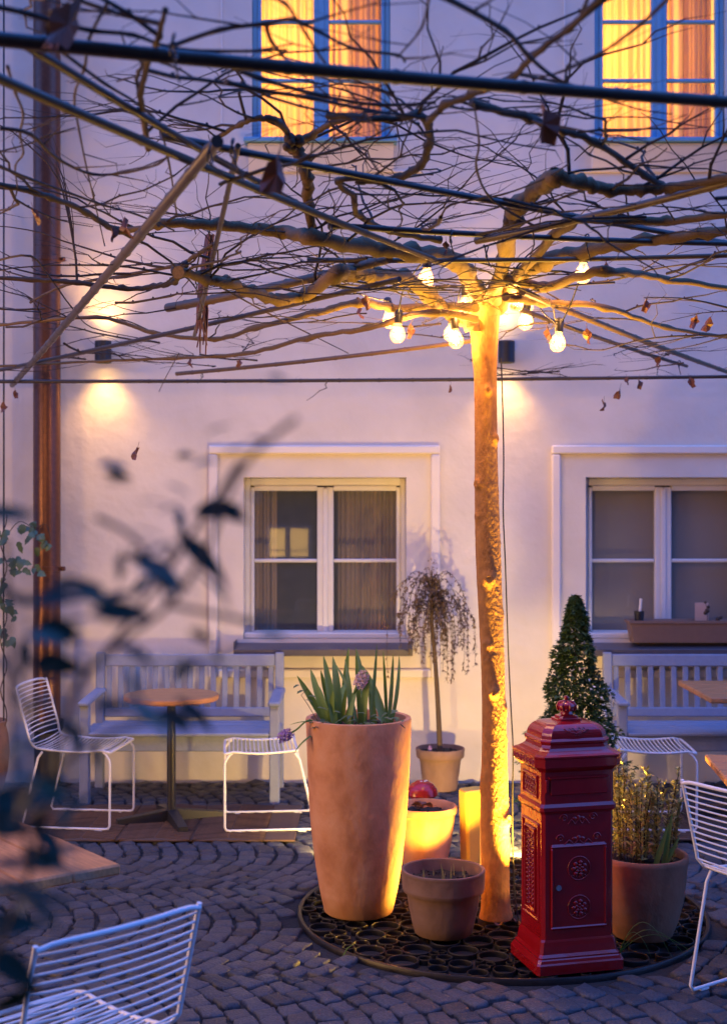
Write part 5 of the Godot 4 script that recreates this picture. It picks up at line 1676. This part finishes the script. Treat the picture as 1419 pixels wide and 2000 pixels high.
func plants() -> void:
	# flowers in the tall planter
	var root := Vector3(-0.022, 0.86, -5.90)
	var o := tag(node("hyacinth_plant", self, root), "strap leaved hyacinth with a pale pink bloom in the tall planter", "plant")
	var u := 0.000479
	for e in [[560, 640, 400, 240, 0.026], [590, 520, 515, 260, 0.018], [640, 700, 565, 110, 0.028], [665, 680, 665, 115, 0.030], [700, 680, 745, 80, 0.022], [790, 680, 770, 130, 0.020], [840, 680, 750, 90, 0.014], [870, 690, 830, 90, 0.016], [905, 690, 915, 60, 0.024], [960, 690, 1022, 50, 0.014], [1100, 720, 950, 170, 0.034], [1120, 720, 1090, 120, 0.012], [1130, 720, 1180, 150, 0.016], [1150, 720, 1305, 150, 0.016], [540, 660, 300, 330, 0.024], [640, 720, 660, 325, 0.032], [580, 700, 480, 390, 0.020], [610, 720, 600, 430, 0.026], [880, 720, 900, 300, 0.03], [1000, 700, 960, 380, 0.024], [720, 700, 850, 280, 0.012], [760, 700, 800, 380, 0.02]]:
		var a := Vector3((e[0] - 853) * u, (740 - e[1]) * u - 0.03, rng.randf_range(-0.09, 0.12))
		var b := Vector3((e[2] - 853) * u, (740 - e[3]) * u, a.z + rng.randf_range(-0.05, 0.06))
		var s := Shape.new()
		s.leaf(a, b - a, Vector3(rng.randf_range(-0.6, 0.6), 0.2, 1.0), a.distance_to(b) * 1.08, e[4] * 1.25, rng.randf_range(0.0, 0.42), 0.35, 9, [0.75, 0.85, 0.95, 1.0, 1.0, 0.95, 0.85, 0.7, 0.45, 0.05])
		put("strap_leaf", s, M.green, o)
	bloom(o, [Vector3(-0.06, -0.02, 0.06), Vector3(-0.03, 0.12, 0.07), Vector3(0.012, 0.205, 0.08)], M.petal_pink, 0.030)
	o = tag(node("drooping_hyacinth", self, root), "purple hyacinth drooping over the rim of the tall planter", "plant")
	bloom(o, [Vector3(-0.13, -0.02, 0.08), Vector3(-0.21, 0.035, 0.11), Vector3(-0.27, -0.005, 0.13), Vector3(-0.315, -0.028, 0.13)], M.petal_purple, 0.026)
	for e in [[-0.14, 0.02, -0.30, 0.045], [-0.15, 0.0, -0.24, -0.06]]:
		var s := Shape.new()
		s.leaf(Vector3(e[0], e[1] - 0.02, 0.08), Vector3(e[2] - e[0], e[3] + 0.05, 0.05), Vector3.UP, 0.17, 0.02, 0.4, 0.35, 9, [0.75, 0.85, 0.95, 1.0, 1.0, 0.95, 0.85, 0.7, 0.45, 0.05])
		put("strap_leaf", s, M.green, o)
	o = tag(node("ivy_plant", self, root), "small ivy with blue-green leaves spilling over the tall planter's rim", "plant")
	var vine := Shape.new()
	for k in 6:
		var x := -0.15 + 0.06 * k
		vine.tube([Vector3(x, -0.03, 0.08), Vector3(x + 0.02, 0.03, 0.12), Vector3(x + 0.05, 0.01, 0.17)], [0.002], 5)
	vine.tube([Vector3(-0.16, 0.0, 0.1), Vector3(-0.22, 0.10, 0.1), Vector3(-0.25, 0.14, 0.08), Vector3(-0.22, 0.17, 0.08)], [0.0015], 5)
	put("vine_stem", vine, M.twig, o)
	for k in 44:
		var s := Shape.new()
		var a := rng.randf() * TAU
		var p := Vector3(rng.randf_range(-0.19, 0.19), rng.randf_range(0.0, 0.075), rng.randf_range(0.04, 0.18))
		if k > 38:
			p = Vector3(-0.16 - 0.02 * (k - 38), 0.06 + 0.025 * (k - 38), 0.09)
		s.tint = Color(1, 1, 1) * rng.randf_range(0.7, 1.6)
		s.leaf(p, Vector3(cos(a), rng.randf_range(-0.3, 0.3), sin(a) * 0.5 + 0.5), Vector3.UP, rng.randf_range(0.03, 0.055), rng.randf_range(0.024, 0.042), 0.3, 0.15, 5, [0.5, 1.0, 0.6, 0.75, 0.35, 0.03])
		put("ivy_leaf", s, M.ivy, o)
	# shoots in the ribbed pot
	o = tag(node("sprouting_shoots", self, Vector3(0.335, 0.245, -5.60)), "thin pale bulb shoots sprouting in the ribbed pot", "plant")
	for k in 13:
		var s := Shape.new()
		var p := Vector3(rng.randf_range(-0.10, 0.11), 0, rng.randf_range(-0.06, 0.08))
		s.leaf(p, Vector3(rng.randf_range(-0.15, 0.15), 1, rng.randf_range(-0.1, 0.1)), Vector3(0, 0, 1), rng.randf_range(0.03, 0.075), 0.006, 0.1, 0.3, 4, [0.9, 1.0, 0.8, 0.5, 0.05])
		put("shoot", s, M.variegated, o)
	# dead leaves in the low pot
	var dead := crumpled_leaf(7)
	for k in 3:
		var lf := tag(put_mesh("dead_leaf" if k == 0 else "dead_leaf_%03d" % k, dead, self, Vector3(0.25 + 0.045 * k, 0.365 + 0.004 * k, -6.54 + 0.03 * k)), "withered brown leaf lying in the low pot", "leaf", "dead leaves in the low pot")
		lf.scale = Vector3.ONE * (0.11 - 0.02 * k)
		lf.rotation = Vector3(1.2 + 0.3 * k, 1.1 * k, 0.4)
	# variegated shrub
	o = tag(node("variegated_shrub", self, Vector3(1.165, 0.335, -5.58)), "variegated shrub with upright sprigs of yellow edged leaves in a brown pot", "shrub")
	for k in 30:
		var x := rng.randf_range(-0.14, 0.12)
		var z := rng.randf_range(-0.08, 0.10)
		var h := rng.randf_range(0.26, 0.40) * (1.25 if x < -0.03 else 0.95)
		var tip := Vector3(x * 1.3 + rng.randf_range(-0.03, 0.03), h, z * 1.2)
		var s := Shape.new()
		s.tube([Vector3(x, -0.03, z), Vector3(x * 1.1, h * 0.5, z), tip], [0.0028, 0.0022, 0.0012], 5)
		put("stem", s, M.twig, o)
		s = Shape.new()
		for q in 15:
			var f := 0.16 + 0.84 * q / 14.0
			var p := Vector3(x, -0.03, z).lerp(tip, f)
			leaf_spray(s, p, Vector3(0, 0.8, 0), 6, 0.033, 0.0105, 0.95)
		put("sprig_leaves", s, M.variegated, o)
	for e in [[0.03, 0.18, 0.05], [0.07, 0.22, 0.03], [0.055, 0.14, 0.07]]:
		var s := Shape.new()
		s.leaf(Vector3(e[0] - 0.01, -0.03, 0.11), Vector3(e[2], e[1], 0.02), Vector3(-0.3, 0, 1), e[1] + 0.05, 0.022, 0.15, 0.3, 7, [0.7, 0.9, 1.0, 1.0, 0.9, 0.7, 0.4, 0.05])
		put("strap_leaf", s, M.green, o)
	# cone shaped bush
	o = tag(node("cone_bush", self, Vector3(1.10, 0.28, -6.92)), "dense green cone shaped bush behind the red letter box", "bush")
	var s := Shape.new()
	s.tube([Vector3(0, 0, 0), Vector3(0, 0.9, 0)], [0.014, 0.004], 8)
	put("trunk", s, M.branch, o)
	s = Shape.new()
	for k in 5200:
		var f := pow(rng.randf(), 1.35)
		var y := 0.02 + 1.06 * f
		var rmax := (0.275 * pow(1.0 - f, 0.92) + 0.010) * (1.0 + 0.12 * sin(y * 31.0 + 2.0))
		var a := rng.randf() * TAU
		rmax *= 1.0 + 0.13 * sin(a * 3.0 + y * 14.0) + 0.08 * sin(a * 7.0 - y * 23.0)
		var r := rmax * sqrt(rng.randf_range(0.30, 1.0))
		var p := Vector3(cos(a) * r, y, sin(a) * r)
		leaf_spray(s, p, Vector3(cos(a), 0.15, sin(a)), 3, 0.030, 0.016, 0.75)
	put("crown", s, M.cone_leaf, o)
	# weeping standard tree
	o = tag(node("weeping_tree", self, Vector3(0.49, 0.27, -8.52)), "small weeping standard tree on a thin stem in front of the wall", "tree")
	s = Shape.new()
	s.tube(smooth_line([Vector3(0.0, -0.05, 0), Vector3(-0.012, 0.25, 0), Vector3(-0.03, 0.55, 0), Vector3(-0.055, 0.85, 0), Vector3(-0.05, 1.02, 0), Vector3(-0.055, 1.16, 0)], 5), [0.019, 0.0185, 0.018, 0.0175, 0.017, 0.0165, 0.016, 0.0155, 0.015, 0.0145, 0.014, 0.014, 0.0138, 0.0135, 0.013, 0.013, 0.0128, 0.0126, 0.0124, 0.012, 0.011, 0.009, 0.008, 0.006, 0.005, 0.003], 10)
	put("trunk", s, M.branch, o)
	s = Shape.new()
	var sh := Shape.new()
	for k in 76:
		var a := rng.randf() * TAU
		var reach := rng.randf_range(0.05, 0.27)
		var top := Vector3(-0.05, rng.randf_range(0.86, 1.08), 0)
		var out := Vector3(cos(a), 0, sin(a) * 0.7)
		var drop := rng.randf_range(0.05, 0.42) * (1.5 if k % 9 == 0 else 1.0)
		var line := smooth_line([top, top + out * reach * 0.5 + Vector3(0, rng.randf_range(0.02, 0.14), 0), top + out * reach + Vector3(0, -0.03, 0), top + out * (reach + 0.025) + Vector3(0, -drop * 0.6, 0), top + out * (reach + 0.02) + Vector3(0, -drop, 0)], 5)
		sh.tube(line, [0.0028, 0.0024, 0.002, 0.0018, 0.0016, 0.0012], 5)
		for q in range(3, line.size()):
			if rng.randf() < 0.8:
				leaf_spray(s, line[q], Vector3(0, -0.5, 0), 3, 0.026, 0.011, 0.9)
	for k in 50:
		leaf_spray(s, Vector3(-0.05 + rng.randf_range(-0.03, 0.03), rng.randf_range(0.95, 1.22), rng.randf_range(-0.03, 0.03)), Vector3(0, 1, 0), 2, 0.02, 0.008, 0.9)
	put("branches", sh, M.twig, o)
	put("crown", s, M.weeping, o)
	# a small purple flower in that pot
	o = tag(node("purple_flower", self, Vector3(0.42, 0.26, -8.42)), "tiny purple flower in the weeping tree's pot", "flower")
	bloom(o, [Vector3(0, -0.02, 0), Vector3(0, 0.03, 0), Vector3(0, 0.045, 0)], M.petal_purple, 0.012)
	# climbing plant on its wire at the edge of the yard
	o = tag(node("climbing_plant", self, Vector3(-2.30, 0.0, -8.45)), "leafy climber on a thin upright wire beside the downpipe", "plant")
	s = Shape.new()
	s.tube([Vector3(0.02, 0.42, 0), Vector3(0.02, 7.0, 0)], [0.006], 8)
	put("support_wire", s, M.black_metal, o)
	s = Shape.new()
	var st := []
	for k in 22:
		st.append(Vector3(0.02 + 0.02 * sin(k * 1.3), 0.42 + 0.065 * k, 0.018 * cos(k * 1.3)))
	s.tube(smooth_line(st, 3), [0.004], 6)
	s.tube(smooth_line([Vector3(0.02, 1.62, 0), Vector3(0.12, 1.74, 0.02), Vector3(0.22, 1.70, 0.04), Vector3(0.30, 1.72, 0.05), Vector3(0.33, 1.62, 0.05)], 4), [0.003], 6)
	put("vine_stem", s, M.twig, o)
	for k in 62:
		s = Shape.new()
		var p := Vector3(rng.randf_range(-0.06, 0.24), rng.randf_range(1.38, 1.76), rng.randf_range(-0.06, 0.08))
		if k > 40:
			p = Vector3(rng.randf_range(-0.05, 0.10), rng.randf_range(0.95, 1.35), rng.randf_range(-0.05, 0.06))
		elif k > 34:
			p = Vector3(0.22 + 0.02 * (k - 35), 1.70 - 0.02 * (k - 35), 0.05)
		s.tint = Color(1, 1, 1) * rng.randf_range(0.6, 1.4)
		s.leaf(p, Vector3(rng.randf_range(-1, 1), rng.randf_range(-1, 0.1), rng.randf_range(-0.3, 0.8)), Vector3(0, 0.6, 1), rng.randf_range(0.05, 0.085), rng.randf_range(0.035, 0.06), 0.4, 0.2, 5, [0.4, 1.0, 0.75, 0.85, 0.4, 0.03])
		put("leaf", s, M.ivy, o)
	# grass tufts growing out of the grate
	o = tag(node("grass_tuft", self, Vector3(1.03, 0.0, -5.37)), "few long grass blades arching out of the grate by the letter box", "grass tuft")
	for e in [[0.10, 0.13, 0.20], [0.14, 0.10, 0.26], [0.06, 0.09, 0.12], [0.22, 0.08, 0.30]]:
		s = Shape.new()
		var ln := []
		for k in 12:
			var f := k / 11.0
			ln.append(Vector3(e[2] * f, 0.02 + 4 * e[1] * f * (1 - f) * (1.15 - 0.3 * f), 0.04 * f))
		s.tube(ln, [0.0022, 0.0020, 0.0018, 0.0016, 0.0014, 0.0012, 0.001, 0.001, 0.0009, 0.0008, 0.0007, 0.0005], 5)
		put("blade", s, M.green, o)
	o = tag(node("grass_tuft_001", self, Vector3(-0.02, 0.0, -5.36)), "short grass blade at the grate's edge below the tall planter", "grass tuft")
	s = Shape.new()
	s.tube([Vector3(-0.06, 0.02, 0.02), Vector3(-0.045, 0.05, 0.02), Vector3(-0.015, 0.07, 0.02)], [0.003, 0.0025, 0.001], 5)
	put("blade", s, M.green, o)


func bloom(o: Node, stem: Array, m: Material, r: float) -> void:
	var s := Shape.new()
	s.tube(smooth_line(stem, 5), [0.0045, 0.004], 8)
	put("stem", s, M.green, o)
	s = Shape.new()
	var tip: Vector3 = stem[-1]
	var ax: Vector3 = (stem[-1] - stem[-2]).normalized()
	var side := ax.cross(Vector3(0.3, 0.2, 1)).normalized()
	for k in 34:
		var a := k * 2.4
		var d := side.rotated(ax, a)
		var h := -r * 1.1 + 2.4 * r * k / 33.0
		var p := tip + ax * h + d * r * 0.35
		var rr := r * (0.75 - 0.3 * absf(h) / (1.4 * r))
		for q in 5: # reflexed petals
			var e := (d + ax.cross(d) * 0.8 * cos(TAU * q / 5) + ax * 0.8 * sin(TAU * q / 5)).normalized()
			s.tint = Color(1, 1, 1) * rng.randf_range(0.8, 1.15)
			s.leaf(p + d * rr * 0.5, e, d + ax * 0.2, rr * 0.85, rr * 0.34, 0.5, 0.2, 3, [0.6, 1.0, 0.8, 0.1])
	put("florets", s, m, o)


func foreground_shrub() -> void:
	var o := tag(node("leafy_shrub"), "dark blue-green leafy shrub in front of the slab table", "shrub")
	for st in [[Vector3(-0.301, 1.429, -1.073), Vector3(-0.263, 1.517, -1.051), Vector3(-0.239, 1.601, -1.036), Vector3(-0.220, 1.666, -1.022), Vector3(-0.181, 1.703, -1.005), Vector3(-0.145, 1.731, -0.992), Vector3(-0.117, 1.770, -0.984), Vector3(-0.098, 1.815, -0.977), Vector3(-0.078, 1.844, -0.962), Vector3(-0.048, 1.868, -0.962)], [Vector3(-0.220, 1.666, -1.022), Vector3(-0.203, 1.688, -1.036), Vector3(-0.166, 1.739, -1.051), Vector3(-0.129, 1.792, -1.051), Vector3(-0.097, 1.840, -1.051)], [Vector3(-0.145, 1.731, -0.992), Vector3(-0.158, 1.761, -1.005), Vector3(-0.181, 1.784, -1.022), Vector3(-0.207, 1.796, -1.036)], [Vector3(-0.145, 1.731, -0.992), Vector3(-0.112, 1.723, -1.005), Vector3(-0.082, 1.715, -1.022)], [Vector3(-0.263, 1.517, -1.051), Vector3(-0.280, 1.594, -1.073), Vector3(-0.294, 1.672, -1.109), Vector3(-0.306, 1.778, -1.147)], [Vector3(-0.239, 1.601, -1.036), Vector3(-0.192, 1.631, -1.022), Vector3(-0.147, 1.645, -1.005), Vector3(-0.120, 1.649, -1.005)]]:
		var s := Shape.new()
		s.tube(smooth_line(st, 5), [0.0022], 7)
		put("stem", s, M.twig, o)
	var kinds := []
	for k in 3:
		var s := Shape.new()
		s.leaf(Vector3.ZERO, Vector3.RIGHT, Vector3(0, 1, 0.6), 1.0, 0.31 + 0.05 * k, 0.15 + 0.1 * k, 0.2, 8, [0.1, 0.55, 0.88, 1.0, 0.95, 0.8, 0.58, 0.3, 0.02])
		kinds.append(s.mesh([M.teal_leaf, M.green_dark, M.teal_leaf][k]))
	var spots := [[-0.079, 1.858, -1.063, 0, 0.030], [-0.072, 1.915, -1.130, -4, 0.020], [-0.107, 1.853, -1.090, -35, 0.030], [-0.115, 1.868, -1.065, -35, 0.023], [-0.131, 1.843, -1.102, -20, 0.028], [-0.154, 1.850, -1.157, -11, 0.018], [-0.207, 1.825, -1.134, -10, 0.033], [-0.215, 1.842, -1.151, -6, 0.031], [-0.215, 1.833, -1.177, 4, 0.027], [-0.151, 1.820, -1.089, 15, 0.028], [-0.152, 1.796, -1.118, 56, 0.024], [-0.121, 1.804, -1.130, -15, 0.047], [-0.152, 1.805, -1.059, -34, 0.028], [-0.147, 1.786, -0.932, 5, 0.036], [-0.152, 1.810, -0.986, -10, 0.033], [-0.118, 1.792, -1.029, -30, 0.025], [-0.148, 1.775, -0.961, -38, 0.023], [-0.183, 1.759, -1.134, 10, 0.043], [-0.164, 1.784, -1.206, 61, 0.036], [-0.156, 1.747, -1.069, 35, 0.056], [-0.171, 1.695, -1.009, 8, 0.036], [-0.134, 1.761, -1.125, 40, 0.066], [-0.134, 1.735, -1.201, 31, 0.061], [-0.098, 1.745, -0.950, 45, 0.030], [-0.130, 1.744, -1.000, 45, 0.021], [-0.158, 1.756, -1.029, 0, 0.036], [-0.155, 1.753, -1.052, 41, 0.032], [-0.211, 1.747, -0.980, -5, 0.047], [-0.201, 1.739, -0.998, 24, 0.045], [-0.184, 1.759, -1.015, 60, 0.027], [-0.241, 1.733, -1.046, -10, 0.054], [-0.240, 1.713, -1.104, -36, 0.040], [-0.235, 1.712, -1.030, 3, 0.037], [-0.194, 1.735, -1.052, -20, 0.036], [-0.186, 1.740, -1.122, -57, 0.033], [-0.166, 1.732, -0.928, -5, 0.048], [-0.168, 1.697, -0.843, -6, 0.029], [-0.258, 1.800, -0.973, -5, 0.041], [-0.247, 1.801, -0.993, -64, 0.029], [-0.274, 1.801, -0.913, -5, 0.027], [-0.254, 1.788, -0.987, 8, 0.027], [-0.250, 1.784, -0.904, 15, 0.021], [-0.317, 1.814, -0.998, 103, 0.016], [-0.089, 1.813, -1.128, 0, 0.036], [-0.108, 1.797, -1.133, 11, 0.028], [-0.084, 1.710, -1.095, -10, 0.034], [-0.075, 1.699, -1.106, -3, 0.029], [-0.116, 1.711, -0.961, 15, 0.023], [-0.121, 1.687, -0.979, -3, 0.015], [-0.126, 1.693, -1.102, 40, 0.019], [-0.115, 1.683, -1.062, 46, 0.016], [-0.127, 1.688, -0.956, -30, 0.027], [-0.130, 1.685, -0.980, -46, 0.025], [-0.245, 1.679, -1.062, 0, 0.048], [-0.241, 1.680, -1.026, -47, 0.031], [-0.242, 1.706, -1.018, -2, 0.039], [-0.253, 1.690, -0.953, 20, 0.036], [-0.255, 1.721, -0.877, -15, 0.035], [-0.250, 1.708, -0.945, 57, 0.034], [-0.231, 1.665, -0.926, -60, 0.032], [-0.234, 1.680, -0.904, -98, 0.030], [-0.227, 1.646, -0.864, -47, 0.030], [-0.283, 1.679, -1.118, 70, 0.035], [-0.265, 1.690, -1.155, 41, 0.028], [-0.266, 1.651, -1.040, 59, 0.028], [-0.185, 1.660, -0.972, -10, 0.030], [-0.223, 1.645, -0.973, 22, 0.024], [-0.153, 1.651, -0.973, 30, 0.054], [-0.144, 1.636, -1.050, 26, 0.040], [-0.143, 1.626, -1.143, 35, 0.047], [-0.159, 1.657, -1.183, 85, 0.033], [-0.240, 1.611, -1.119, 50, 0.035], [-0.232, 1.586, -1.158, 81, 0.025], [-0.255, 1.649, -1.075, 34, 0.023], [-0.247, 1.629, -0.989, -20, 0.041], [-0.236, 1.602, -0.931, -67, 0.036], [-0.221, 1.605, -0.940, 17, 0.039], [-0.289, 1.555, -1.138, 0, 0.067], [-0.257, 1.537, -1.202, -46, 0.041], [-0.309, 1.511, -1.066, 18, 0.062], [-0.277, 1.555, -1.045, 15, 0.054], [-0.253, 1.572, -0.980, -5, 0.032], [-0.292, 1.594, -1.018, -23, 0.039], [-0.252, 1.535, -1.075, 30, 0.044], [-0.235, 1.499, -1.035, 1, 0.031], [-0.263, 1.522, -1.072, 57, 0.027], [-0.243, 1.524, -0.970, 10, 0.074], [-0.246, 1.504, -1.031, 8, 0.055], [-0.222, 1.526, -1.020, -7, 0.051], [-0.300, 1.451, -1.134, -15, 0.062], [-0.285, 1.485, -1.203, 33, 0.053], [-0.292, 1.464, -1.165, -60, 0.057], [-0.282, 1.431, -1.078, 20, 0.056], [-0.284, 1.406, -1.067, 146, 0.053], [-0.310, 1.444, -1.094, 46, 0.036], [-0.195, 1.772, -1.140, -50, 0.027], [-0.194, 1.764, -1.071, -97, 0.021], [-0.224, 1.675, -1.123, 12, 0.035], [-0.239, 1.702, -1.053, -8, 0.033], [-0.246, 1.616, -1.125, -39, 0.027], [-0.263, 1.602, -0.992, -30, 0.048], [-0.233, 1.590, -0.996, 26, 0.030], [-0.250, 1.579, -0.908, -121, 0.033], [-0.224, 1.568, -1.005, 55, 0.027], [-0.235, 1.574, -0.958, 102, 0.024], [-0.231, 1.560, -1.023, 92, 0.026], [-0.164, 1.674, -0.962, 60, 0.027], [-0.160, 1.654, -0.941, 110, 0.017], [-0.254, 1.741, -0.958, 30, 0.027], [-0.257, 1.733, -1.014, 11, 0.025], [-0.259, 1.713, -0.875, 55, 0.016], [-0.137, 1.773, -0.940, -70, 0.020], [-0.131, 1.773, -0.922, -135, 0.014], [-0.236, 1.586, -0.992, -40, 0.041], [-0.286, 1.616, -0.996, -59, 0.027], [-0.235, 1.607, -1.019, -90, 0.030], [-0.272, 1.523, -1.059, -10, 0.051], [-0.245, 1.519, -1.123, -18, 0.044], [-0.258, 1.511, -1.142, -5, 0.037]] # middle, tilt in degrees, length
	for k in spots.size():
		var e: Array = spots[k]
		var lf := put_mesh("leaf", kinds[k % 3], o)
		lf.rotation = Vector3(rng.randf_range(-0.7, 0.7), rng.randf_range(-0.5, 0.5), -deg_to_rad(e[3]))
		lf.scale = Vector3.ONE * e[4]
		lf.position = Vector3(e[0], e[1], e[2]) - lf.basis.x * 0.5


func small_things() -> void:
	# cast tree grate: a rim and packed rings
	var c := Vector2(0.614, -5.96)
	var o := tag(node("tree_grate", self, Vector3(c.x, 0.0, c.y)), "round black cast iron tree grate of packed rings under the pots", "tree grate")
	var s := Shape.new()
	s.lathe([Vector2(0.908, 0.0), Vector2(0.908, 0.022), Vector2(0.905, 0.026), Vector2(0.895, 0.026), Vector2(0.89, 0.022), Vector2(0.89, 0.0)], 96)
	put("rim", s, M.grate, o)
	s = Shape.new()
	s.lathe([Vector2(0.89, 0.003), Vector2(0.0001, 0.003)], 64)
	put("pit_soil", s, M.soil, o)
	var unit := Shape.new()
	unit.lathe([Vector2(1.0, 0.004), Vector2(1.0, 0.023), Vector2(0.985, 0.026), Vector2(0.915, 0.026), Vector2(0.90, 0.023), Vector2(0.90, 0.004)], 22)
	var small := Shape.new()
	small.lathe([Vector2(1.0, 0.004), Vector2(1.0, 0.023), Vector2(0.97, 0.026), Vector2(0.83, 0.026), Vector2(0.80, 0.023), Vector2(0.80, 0.004)], 16)
	var big_mesh := unit.mesh(M.grate)
	var small_mesh := small.mesh(M.grate)
	var circles := [] # x, z, radius
	var tries := 0
	while circles.size() < 290 and tries < 7000:
		tries += 1
		var a := rng.randf() * TAU
		var r := sqrt(rng.randf()) * 0.885
		var p := Vector2(cos(a), sin(a)) * r
		if Vector2(p.x + 0.036, p.y - 0.14).length() < 0.085:
			continue
		var room_ := 0.891 - r
		for q in circles:
			room_ = minf(room_, p.distance_to(Vector2(q[0], q[1])) - q[2] + 0.002)
			if room_ < 0.018:
				break
		var most := 0.064 if circles.size() < 60 else (0.048 if circles.size() < 130 else 0.034)
		if room_ < (0.055 if tries < 500 else (0.034 if tries < 1700 else 0.018)):
			continue
		circles.append([p.x, p.y, minf(room_, most)])
	for q in circles:
		var rg := put_mesh("ring", big_mesh if q[2] > 0.035 else small_mesh, o, Vector3(q[0], 0, q[1]))
		rg.scale = Vector3(q[2], 1, q[2])
	# fallen leaves at the foot of the trunk
	var dead := crumpled_leaf(11)
	for k in 6:
		var lf := tag(put_mesh("fallen_leaf" if k == 0 else "fallen_leaf_%03d" % k, dead, self, [Vector3(0.639, 0.040, -5.720), Vector3(0.604, 0.020, -5.700), Vector3(0.610, 0.011, -5.420), Vector3(0.601, 0.029, -5.450), Vector3(0.678, 0.052, -5.680), Vector3(0.432, 0.053, -5.750)][k] * Vector3(1, 0, 1) + Vector3(0, 0.045, 0)), "small dry brown leaf fallen on the grate at the trunk's foot", "leaf", "fallen leaves on the grate")
		lf.scale = Vector3.ONE * 0.05
		lf.rotation = Vector3(1.3, k * 1.7, 0.3)
	# window box with a cup and a dried flower
	var b := tag(node("window_box", self, Vector3(2.26, 0.945, Z0 + 0.07)), "long brown plastic window box on the sill above the bench", "window box")
	s = Shape.new()
	var q := [[0.50, 0.055, 0.0], [0.52, 0.075, 0.125], [0.53, 0.085, 0.128], [0.53, 0.085, 0.145], [0.515, 0.07, 0.145], [0.505, 0.06, 0.11]]
	var lv := []
	for e in q:
		lv.append([e[0], e[1], 0.006, e[2]])
	s.loft(lv)
	put("trough", s, surf(lin(0.20, 0.12, 0.085), 0.55, 0.12, 0.4, 0.1, 71), b)
	b = tag(node("black_cup", self, Vector3(1.815, 1.089, Z0 + 0.06)), "little black cup with a wooden stick standing in the window box", "cup")
	s = Shape.new()
	s.lathe(V([0.0001, -0.03, 0.026, -0.03, 0.034, 0.058, 0.031, 0.058, 0.026, 0.0]), 20)
	put("cup_body", s, M.black_metal, b)
	s = Shape.new()
	s.tube([Vector3(0, -0.02, 0), Vector3(0.012, 0.14, 0)], [0.008, 0.009], 8)
	put("stick", s, M.trim, b)
	b = tag(node("dried_flower", self, Vector3(2.26, 1.075, Z0 + 0.07)), "dried dark flower stalk before a paper card in the window box", "flower")
	s = Shape.new()
	s.tube([Vector3(0, -0.02, 0), Vector3(0.004, 0.07, 0), Vector3(-0.012, 0.13, 0)], [0.003, 0.002, 0.0015], 6)
	put("stalk", s, M.twig, b)
	s = Shape.new()
	for e in [[0.0, 0.075, 0.016], [-0.012, 0.06, 0.013], [0.008, 0.10, 0.011], [-0.012, 0.13, 0.009], [0.07, 0.02, 0.016], [0.09, 0.03, 0.012]]:
		s.blob(Vector3(e[0], e[1], 0.004), Vector3.ONE * e[2], 6, 8)
	put("seed_heads", s, M.twig, b)
	s = Shape.new()
	s.box(Vector3(-0.025, 0.05, -0.04), Vector3(0.09, 0.15, 0.003), Basis.IDENTITY, 0.001)
	put("paper_card", s, M.paper, b)
